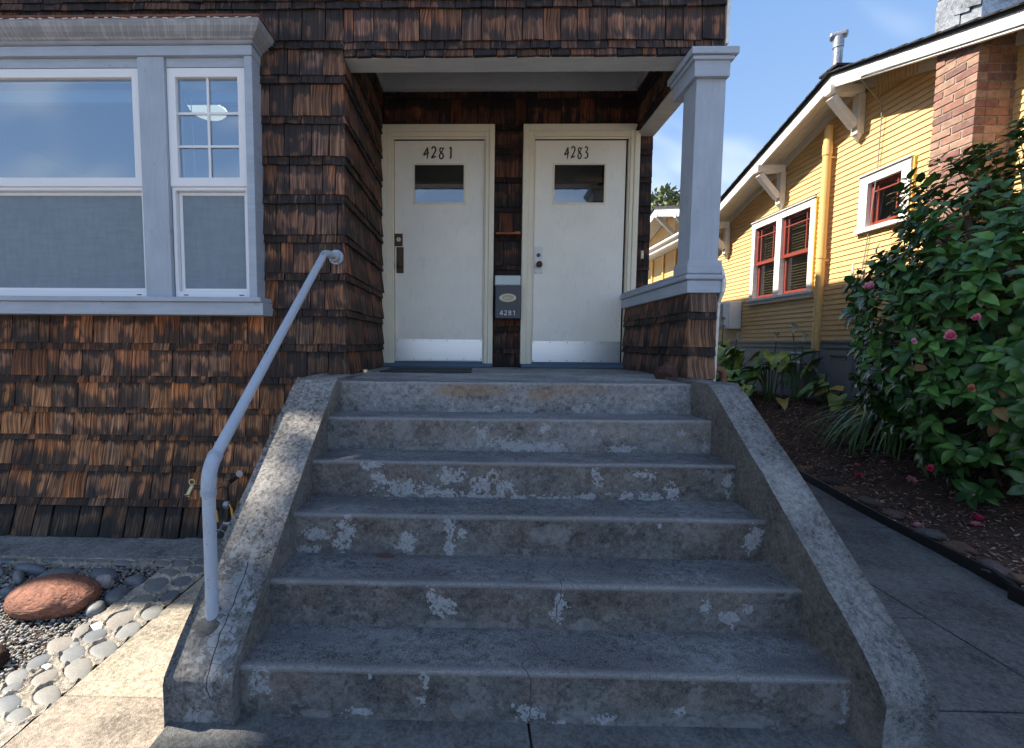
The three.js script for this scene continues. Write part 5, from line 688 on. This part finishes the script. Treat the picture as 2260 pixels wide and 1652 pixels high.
{
  const sh = thing('camellia_shrub', 'tall glossy dark green camellia bush with a few pink flowers', 'shrub'); const C = new THREE.Vector3(4.63, 0.36, 1.16), R = new THREE.Vector3(0.98, 1.32, 1.08);
  const barkM = mat({ color: lin(0.16, 0.12, 0.09), map: T.bark }), limbs = [];
  for (let i = 0; i < 5; i++) { const a = i * 1.26, p = [4.56 + 0.06 * Math.cos(a), -0.8, 1.15 + 0.06 * Math.sin(a)]; limbs.push(tube([p, [4.56 + 0.22 * Math.cos(a), -0.2, 1.15 + 0.22 * Math.sin(a)], [4.56 + 0.45 * Math.cos(a + 0.3), 0.5, 1.15 + 0.45 * Math.sin(a + 0.3)], [4.56 + 0.5 * Math.cos(a + 0.6), 1.1, 1.15 + 0.5 * Math.sin(a + 0.6)]], 0.022, 16, 7)); }
  part('trunk', merge(limbs), barkM, sh);
  const recs = [], twigs = []; const q = new THREE.Quaternion(), V = (x, y, z) => new THREE.Vector3(x, y, z);
  rnd = mulberry(2024);
  for (let c = 0; c < 1500; c++) {
    const ph = rr(0, Math.PI * 2), cy = rr(-1, 1), s = Math.sqrt(1 - cy * cy), dir = V(s * Math.cos(ph), cy, s * Math.sin(ph)); const lump = 0.80 + 0.36 * vn(dir.x * 3.2 + 20, dir.y * 3.2 + dir.z * 4.1 + 20, 256, 256, 411) + (rnd() < 0.05 ? rr(0.03, 0.13) : 0), inside = c > 1150, f = inside ? rr(0.4, 0.8) : lump * rr(0.90, 1.0);
    const tp = cy < 0 ? 1 - 0.34 * cy * cy : 1; const p = V(C.x + dir.x * R.x * f * tp, C.y + dir.y * R.y * f, C.z + dir.z * R.z * f * tp); if (p.y < bedY(Math.min(p.x, 5.2)) + 0.10) continue; if (p.x > 5.28) continue; if (p.x > 4.93 && p.z < 0.28) continue;
    const out = V(dir.x / R.x, dir.y / R.y + 0.30, dir.z / R.z).normalize(); const tw = p.clone().addScaledVector(out, -0.20);
    if (!inside && c % 2 === 0) twigs.push(tube([tw.clone().addScaledVector(dir, -0.18).toArray(), tw.toArray(), p.toArray()], 0.0035, 6, 4));
    const n = inside ? 5 : Math.floor(rr(6, 10)), a0 = rr(0, 6.28), axis = out, t1 = V(0, 1, 0).cross(axis).normalize(), t2 = axis.clone().cross(t1);
    for (let i = 0; i < n; i++) {
      const a = a0 + i * 2.4, k = i / n, el = lerp(0.15, 0.95, k) + rr(-0.2, 0.2); const ld = t1.clone().multiplyScalar(Math.cos(a) * Math.cos(el)).addScaledVector(t2, Math.sin(a) * Math.cos(el)).addScaledVector(axis, Math.sin(el)); ld.y -= 0.22; ld.normalize();
      const up = axis.clone().addScaledVector(V(0, 1, 0), 0.6).normalize(), xx = up.clone().cross(ld).normalize(), yy = ld.clone().cross(xx); q.setFromRotationMatrix(new THREE.Matrix4().makeBasis(xx, yy, ld)); const L = pick([rr(0.06, 0.09), rr(0.08, 0.115), rr(0.095, 0.125)]) * (inside ? 0.9 : 1), pos = p.clone().addScaledVector(axis, -0.075 * (1 - k)).addScaledVector(ld, 0.012);
      const dist = pos.distanceTo(camera.position), facing = out.dot(V(0.77, 0.22, 4.51).sub(pos).normalize()); const fr = V(pos.x, pos.y, pos.z).project(camera); const vis = !inside && facing > 0.05 && Math.abs(fr.x) < 1 && Math.abs(fr.y) < 1;
      recs.push({ p: pos, q: q.clone(), L, g: Math.floor(rnd() * 3), m: Math.floor(Math.pow(rnd(), 1.2) * 4), score: vis ? L * L / (dist * dist) * (0.3 + facing) * (f > 0.85 ? 1 : 0.6) : 0 });
    }
  }
  camera.updateMatrixWorld();
  recs.sort((a, b) => b.score - a.score);
  for (const [i, r] of recs.slice(0, 296).entries()) { const o = part('leaf', camLeaf[r.g], i % 37 === 5 ? oldLeaf : leafMats[r.m], sh); o.position.copy(r.p); o.quaternion.copy(r.q); o.scale.set(r.L * (0.82 + 0.4 * NT[i * 3]), r.L * (0.5 + NT[i * 3 + 1]), r.L); }
  const rest = recs.slice(296), cols = [[0.056, 0.15, 0.040], [0.078, 0.20, 0.048], [0.12, 0.27, 0.06], [0.044, 0.118, 0.045]], im = new THREE.InstancedMesh(camLeaf[1], leafMass, rest.length), d = new THREE.Object3D(); rest.forEach((r, i) => { d.position.copy(r.p); d.quaternion.copy(r.q); d.scale.setScalar(r.L); d.updateMatrix(); im.setMatrixAt(i, d.matrix); const v = rr(0.85, 1.15), c = cols[r.m]; im.setColorAt(i, lin(c[0] * v, c[1] * v, c[2] * v)); }); im.name = 'foliage'; im.userData.kind = 'stuff'; shade(im); sh.add(im);
  part('twigs', merge(twigs), barkM, sh); console.log('camellia leaves', recs.length);
  for (const [x, y, z, r, n, m] of [[3.57, 0.63, 1.02, 0.052, 18, 1], [3.66, 0.38, 1.68, 0.036, 12, 0], [3.61, 0.28, 1.59, 0.046, 14, 0], [3.58, 0.25, 1.38, 0.028, 8, 1], [3.88, -0.61, 1.24, 0.034, 12, 2], [3.70, -0.03, 1.64, 0.036, 7, 3]]) { const f = part('flower', bloom(r, n, 0.35), pink[m], sh); f.position.set(x, y, z); f.rotation.set(rr(0.6, 1.1), rr(-0.4, 0.2), rr(0.4, 0.9)); }
}
rnd = mulberry(77);
[[4.24, 0.18, 0.035, 0, 'pink fallen blossom on mulch farthest from the edging'], [4.11, 0.37, 0.045, 2, 'deep pink fallen blossom beside a curled orange leaf'], [4.28, 0.67, 0.045, 1, 'pale pink fallen blossom on the open mulch'], [4.35, 0.32, 0.03, 1, 'small faded blossom on the mulch below the camellia'], [4.10, 0.51, 0.04, 3, 'curled orange-brown dead blossom on the mulch'], [3.76, 1.31, 0.042, 1, 'round pink blossom lying against a border rock'], [4.09, 1.37, 0.05, 2, 'bright red fallen blossom under the camellia'], [4.02, 1.43, 0.04, 0, 'pink fallen blossom touching the red one']].forEach(([x, z, r, m, l]) => { const o = single('fallen_blossom', bloom(r, 10, 0.1), pink[m], l, 'flower', 'camellia blossoms fallen on the mulch'); o.position.set(x, bedY(x, z) + 0.012, z); o.rotation.set(rr(-0.3, 0.3), rr(0, 6), rr(-0.3, 0.3)); });

// ---- calla lilies by the bungalow wall
const callaLeaf = (() => { const pos = [], uv = [], idx = [], seg = 8; for (let i = 0; i <= seg; i++) { const t = i / seg, w = 0.34 * Math.pow(1 - t, 0.75) * (t < 0.1 ? 0.75 + 2.5 * t : 1), y = 0.16 * t - 0.42 * t * t, rf = 0.04 * Math.sin(t * 9 + 1); const back = t < 0.12 ? -0.10 : 0; pos.push(-w, y + 0.14 * w / 0.34 + rf, t + back, 0, y, t, w, y + 0.14 * w / 0.34 - rf, t + back); uv.push(0.02, t, 0.5, t, 0.98, t); } for (let i = 0; i < seg; i++) { const a = i * 3, b = a + 3; idx.push(a, b, a + 1, b, b + 1, a + 1, a + 1, b + 1, a + 2, b + 1, b + 2, a + 2); } return raw(pos, uv, idx); })();
const callaMats = [[0.09, 0.20, 0.04], [0.13, 0.26, 0.045], [0.065, 0.15, 0.038], [0.21, 0.30, 0.05], [0.46, 0.34, 0.09]].map((c) => phys({ color: lin(...c), map: T.leaf, roughness: 0.45, side: THREE.DoubleSide })), stemM = mat({ color: lin(0.10, 0.17, 0.04), roughness: 0.5 }), spatheM = mat({ color: lin(0.82, 0.81, 0.74), roughness: 0.5, side: THREE.DoubleSide }), spadixM = mat({ color: lin(0.7, 0.45, 0.05) });
const spathe = (() => { const pos = [], uv = [], idx = []; for (let i = 0; i <= 6; i++) for (let j = 0; j <= 14; j++) { const t = i / 6, a = lerp(-2.9, 2.9, j / 14), tip = Math.pow(Math.max(0, Math.cos(a / 2)), 2), r = 0.08 + 0.30 * t * t * t; pos.push(r * Math.sin(a), t * (0.85 + 0.35 * tip), r * Math.cos(a) * 0.9 + 0.25 * t * t * tip); uv.push(j / 14, t); } for (let i = 0; i < 6; i++) for (let j = 0; j < 14; j++) { const a = i * 15 + j, b = a + 15; idx.push(a, b, a + 1, b, b + 1, a + 1); } return raw(pos, uv, idx); })();
function calla(x, z, n, h, fl, yellow, label) {
  const p = thing('calla_lily', label, 'plant', 'calla lilies by the yellow house'), y0 = bedY(Math.min(5.25, x), z);
  for (let i = 0; i < n; i++) { const a = rr(0, 6.28), hh = h * rr(0.45, 1), o = rr(0.08, 0.3) * (1.2 - hh / h * 0.5); const e = [Math.min(5.22, x + Math.cos(a) * o), y0 + hh, z + Math.sin(a) * o * 1.2], st = [x + Math.cos(a) * 0.05, y0 - 0.02, z + Math.sin(a) * 0.06]; part('stalk', tube([st, [lerp(st[0], e[0], 0.35), y0 + hh * 0.6, lerp(st[2], e[2], 0.35)], e], 0.008, 10, 6), stemM, p); const s = rr(0.20, 0.36), l = part('leaf', callaLeaf, yellow && i < yellow ? callaMats[4] : callaMats[Math.floor(rnd() * 4)], p); l.position.set(...e); l.scale.set(s, s, s); const out = rr(-1.1, 1.1) - Math.PI / 2 + (rnd() < 0.35 ? rr(-1.5, 1.5) : 0); l.rotation.set(rr(-0.1, 0.75), out, rr(-0.4, 0.4), 'YXZ'); }
  for (const [dx, dz, hh] of fl) { part('flower_stalk', tube([[x, y0, z], [x + dx * 0.4, y0 + hh * 0.6, z + dz * 0.4], [x + dx, y0 + hh, z + dz]], 0.008, 10, 6), stemM, p); const f = part('flower', spathe, spatheM, p); f.position.set(x + dx, y0 + hh, z + dz); f.scale.setScalar(0.12); f.rotation.set(0.5, rr(-2.2, -0.9), 0.3); const s = part('spadix', rod([0, 0.1, 0], [0, 0.75, 0.05], 0.06, 8), spadixM, f); void s; }
}
calla(4.86, -3.5, 24, 0.95, [[-0.05, 0.1, 1.15], [0.1, -0.2, 1.05]], 1, 'tall calla lily clump beside the air conditioner with two white flowers');
calla(4.72, -2.95, 26, 0.82, [[0.0, 0.15, 0.95]], 2, 'broad-leaved calla lily clump with a white flower and yellowing leaves');
calla(4.50, -2.35, 26, 0.62, [[-0.2, -0.1, 0.45]], 2, 'low leafy calla lily clump closest to the copper-coloured pipe');
calla(4.98, -2.35, 15, 0.70, [[0.02, 0.05, 0.85]], 1, 'calla lily in front of the gas meter');
calla(5.08, -1.92, 9, 0.66, [[-0.03, -0.12, 0.92], [0.0, 0.05, 0.8]], 1, 'slender calla lily by the foot of the downspout');
calla(4.30, -3.2, 18, 0.6, [], 0, 'dark calla lily clump behind the half wall');
calla(5.16, -1.45, 7, 0.30, [], 1, 'short young calla lily under the grey foundation panel');
{ const l = single('fallen_leaf', callaLeaf, callaMats[4], 'large yellow leaf lying on the mulch below the lilies', 'leaf'); l.position.set(4.93, bedY(4.93) + 0.05, -1.95); l.scale.setScalar(0.30); l.rotation.set(0.15, -0.6, 0.3, 'YXZ'); }
{ // strap-leaved clump swept to one side
  const a = thing('agapanthus', 'clump of long strappy green leaves flopping over the mulch', 'plant'), ms = [[0.08, 0.20, 0.055], [0.12, 0.25, 0.06], [0.06, 0.15, 0.055], [0.30, 0.28, 0.09]].map((c) => phys({ color: lin(...c), roughness: 0.4, side: THREE.DoubleSide }));
  for (let i = 0; i < 90; i++) {
    const bxx = 4.80 + rr(-0.10, 0.16), bz = -0.12 + rr(-0.22, 0.22), ang = rr(-2.35, -0.75) + (rnd() < 0.15 ? rr(-0.8, 0.8) : 0), L = rr(0.5, 0.98), hgt = rr(0.10, 0.34), w = rr(0.011, 0.02), pos = [], uv = [], idx = [], dx = Math.sin(ang) * 0.75, dz = -Math.cos(ang) * 0.9;
    for (let k = 0; k <= 9; k++) { const t = k / 9, x = bxx + dx * L * t, z = bz + dz * L * t, y = Math.max(bedY(clamp(x, 3.9, 5.2), z) + 0.012, bedY(4.86) + hgt * 4 * t * (0.82 - t) * 1.1 + 0.03), ww = w * Math.sqrt(1 - t * 0.96), px = -dz, pz = dx, pl = Math.hypot(px, pz); pos.push(x - px / pl * ww, y + 0.004, z - pz / pl * ww, x, y, z, x + px / pl * ww, y + 0.004, z + pz / pl * ww); uv.push(0, t, 0.5, t, 1, t); }
    for (let k = 0; k < 9; k++) { const p = k * 3, q = p + 3; idx.push(p, q, p + 1, q, q + 1, p + 1, p + 1, q + 1, p + 2, q + 1, q + 2, p + 2); } part('blade', raw(pos, uv, idx), ms[i % 13 === 0 ? 3 : i % 3], a);
  }
}
// ---- trees: one far behind the bungalow, one added out of frame on the left, its crown shaped to shade the steps
function tree(name, label, base, h, crown, nLeaf, leafS, col, seed) {
  rnd = mulberry(seed); const t = thing(name, label, 'tree'), bm = mat({ color: lin(0.14, 0.11, 0.085), map: T.bark }), [bxx, by, bz] = base, [cx, cy, cz, rx, ry, rz] = crown;
  const limbs = [rod(base, [lerp(bxx, cx, 0.6), by + h * 0.55, lerp(bz, cz, 0.6)], h * 0.028, 12, h * 0.018)]; for (let i = 0; i < 9; i++) { const a = i * 2.4, e = rr(-0.3, 0.7); limbs.push(tube([[lerp(bxx, cx, 0.55), by + h * 0.5, lerp(bz, cz, 0.55)], [cx + rx * 0.3 * Math.cos(a), cy + ry * (e * 0.5 - 0.2), cz + rz * 0.3 * Math.sin(a)], [cx + rx * 0.75 * Math.cos(a), cy + ry * e, cz + rz * 0.75 * Math.sin(a)]], h * 0.008, 8, 6)); } part('trunk', merge(limbs), bm, t);
  const g = merge([leafGeo(1, 0.3, 0.2, 0.3, 3), leafGeo(1, 0.3, 0.2, 0.3, 3).rotateY(1.6).rotateX(0.5), leafGeo(1, 0.3, 0.2, 0.3, 3).rotateY(-1.7).rotateZ(0.4)]), im = new THREE.InstancedMesh(g, mat({ map: T.leaf, roughness: 0.6, side: THREE.DoubleSide }), nLeaf), d = new THREE.Object3D();
  for (let i = 0; i < nLeaf; i++) { const ph = rr(0, 6.28), c = rr(-1, 1), s = Math.sqrt(1 - c * c), f = Math.pow(rnd(), 0.42) * (0.72 + 0.4 * vn(s * Math.cos(ph) * 3 + 20, c * 3 + s * Math.sin(ph) * 3 + 20, 256, 256, seed)); d.position.set(cx + rx * f * s * Math.cos(ph), cy + ry * f * c, cz + rz * f * s * Math.sin(ph)); d.rotation.set(rr(0, 6.28), rr(0, 6.28), rr(0, 6.28)); d.scale.setScalar(leafS * rr(0.7, 1.3)); d.updateMatrix(); im.setMatrixAt(i, d.matrix); const v = rr(0.6, 1.4); im.setColorAt(i, lin(col[0] * v, col[1] * v, col[2] * v)); } im.name = 'crown'; im.userData.kind = 'stuff'; shade(im); t.add(im);
}
tree('background_tree', 'loose pale green tree showing above the rear gable of the yellow house', [12.6, -1.1, -25], 9, [12.4, 7.2, -25, 2.4, 2.7, 2.4], 1500, 0.32, [0.10, 0.13, 0.045], 5);
tree('added_shade_tree', 'added unseen tree left of the house, shaped to shade the steps', [-6.4, -1.14, 3.9], 10.4, [-6.36, 8.3, 2.90, 1.8, 2.2, 2.7], 16000, 0.40, [0.06, 0.11, 0.035], 6);
scene.traverse((o) => { if (o.isMesh) { o.castShadow = true; o.receiveShadow = true; } });
renderer.render(scene, camera);
